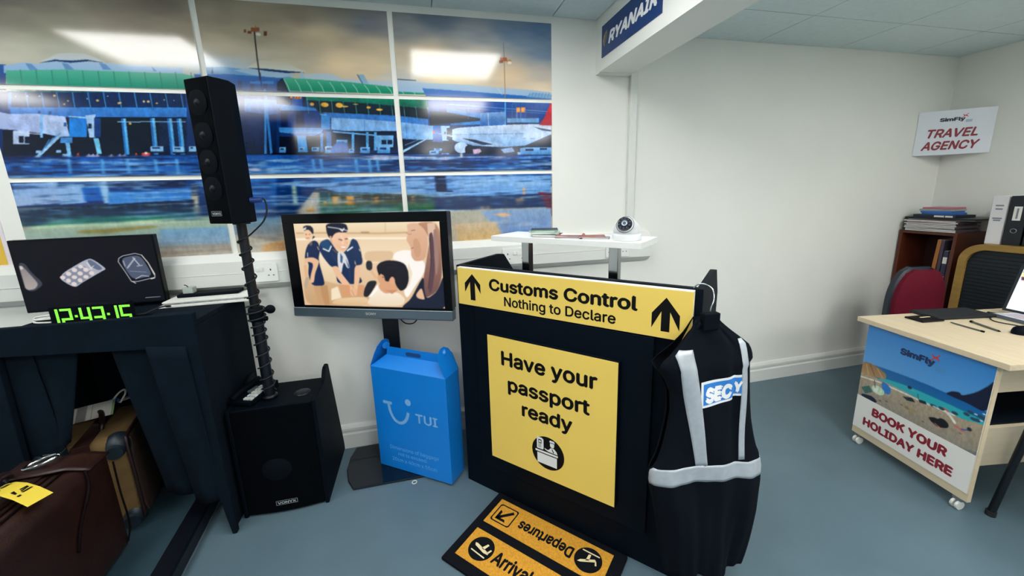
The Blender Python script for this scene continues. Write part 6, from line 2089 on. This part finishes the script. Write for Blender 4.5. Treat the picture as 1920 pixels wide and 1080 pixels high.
dk.box(-.0006, 0, .015, .055, .003, .014, paper).box(-.0006, 0, .060, .115, .003, .014, paper)
tag(dk.build('book', None, (3.425, -.285, z + .018), R(-3)), 'dark book with two white labels on the black folder', 'book')
zc = z + .036
for k, (c, lab) in enumerate((('2c62b4', 'lower blue plastic case on the dark book'), ('2f70c8', 'upper blue plastic case under the clear cases'), ('9aa49c', 'clear grey plastic case between the blue and pink ones'), ('c07088', 'pink plastic case on top of the bookcase pile'))):
    fb_('disc_case', lab, 3.44, 3.58, -.255 + .008 * (k % 2), -.095 + .01 * (k % 3), zc, zc + .0125, mat('disc_%s' % c, c, .25), 'disc case', 'disc cases on the bookcase pile', R((-4, 3, 6, -2)[k]))
    zc += .0125

# ------------------------------------------------------------------ tambour cupboard and binders
tcb = thing('tambour_cupboard', 'oak framed cupboard with a dark ribbed tambour shutter along the right wall', 'cupboard', (3.30, -1.20, 0))
oak = mat('oak', '9a7838', .45, noise=.15, nscale=7, stretch=(6, 1, 6))
CWY, CHZ, CR, FT = .80, .985, .11, .036
def rr(inset):
    w0, w1, h1, r_ = inset, CWY - inset, CHZ - inset, CR - inset * .6
    out = [(w0, 0)]
    out += [(w0 + r_ - r_ * math.cos(R(a)), h1 - r_ + r_ * math.sin(R(a))) for a in range(0, 91, 10)]
    out += [(w1 - r_ + r_ * math.sin(R(a)), h1 - r_ + r_ * math.cos(R(a))) for a in range(0, 91, 10)]
    out += [(w1, 0)]
    return out
A_, B_ = rr(0), rr(FT)
fr_ = MB(oak)
n = len(A_)
vs = [(0, *p) for p in A_] + [(0, *p) for p in B_] + [(.37, *p) for p in A_] + [(.37, *p) for p in B_]
fs = []
for i in range(n - 1):
    fs += [(i, i + 1, n + i + 1, n + i), (2 * n + i, 3 * n + i, 3 * n + i + 1, 2 * n + i + 1), (i, 2 * n + i, 2 * n + i + 1, i + 1), (n + i, n + i + 1, 3 * n + i + 1, 3 * n + i)]
fr_.add(vs, fs)
fr_.build('frame', tcb, bevel=.002)
tm = MB(mat('tambour_dark', '0d1a23', .55))
k = 0
zz_ = 0.02
while zz_ < CHZ - FT:
    z2 = min(zz_ + .022, CHZ - FT)
    def half(z):
        r_ = CR - FT * .6
        zl = CHZ - FT - r_
        return 0 if z <= zl else r_ - math.sqrt(max(0, r_ * r_ - (z - zl) ** 2))
    ins = half(z2)
    tm.prism([(FT + ins, zz_ + .001), (CWY - FT - ins, zz_ + .001), (CWY - FT - ins, z2 - .001), (FT + ins, z2 - .001)], 'x', .020, .030)
    tm.prism([(FT + half(zz_), zz_), (CWY - FT - half(zz_), zz_), (CWY - FT - half(z2), z2), (FT + half(z2), z2)], 'x', .026, .034)
    zz_ += .022
tm.build('tambour_shutter', tcb)
MB(oak).box(.36, .37, FT, CWY - FT, 0, CHZ - FT - .05).build('back_panel', tcb)
def binder(label, y0, th, m, labelm, marks=()):
    t = thing('ring_binder', label, 'binder', (3.355, y0, CHZ), 0, 'binders on the cupboard')
    b = MB(m)
    b.box(0, .004, 0, th, 0, .285).box(0, .27, 0, .003, 0, .285).box(0, .27, th - .003, th, 0, .285)
    b.build('cover', t, bevel=.0015)
    MB(paper).box(.012, .255, .006, th - .006, .006, .272).build('papers', t)
    return t
grm = mat('grey_print', '7c828c', .5)
binder_white = mat('white_binder', 'e3e1e4', .45)
t = binder('white ring binder at the left end of the row on the cupboard', -.540, .066, binder_white, paper)
b = MB(grm)
for z0, w in ((.225, .034), (.205, .03), (.150, .04), (.138, .03)):
    b.box(-.0006, 0, .033 - w / 2, .033 + w / 2, z0, z0 + .008)
b.lathe([(.006, 0), (.011, 0)], 18)
b.build('spine_print', t)
for k, (y0, lab) in enumerate(((-.620, 'black ring binder with a white spine label, next to the white one'), (-.700, 'black ring binder cut off by the right frame edge'))):
    t = binder(lab, y0, .072, mat('black_binder', '0d1420', .45), paper)
    b = MB(paper, grm)
    b.box(-.0008, 0, .020, .052, .145, .225, paper).box(-.0012, -.0008, .032, .040, .155, .215, grm)
    b.build('spine_label', t)
    o = MB(mat('finger_ring', '8a95a0', .3, .7)).tube([(-.001, .036 + .012 * math.cos(2 * math.pi * j / 20), .085 + .012 * math.sin(2 * math.pi * j / 20)) for j in range(21)], .002, 6).build('finger_ring', t)
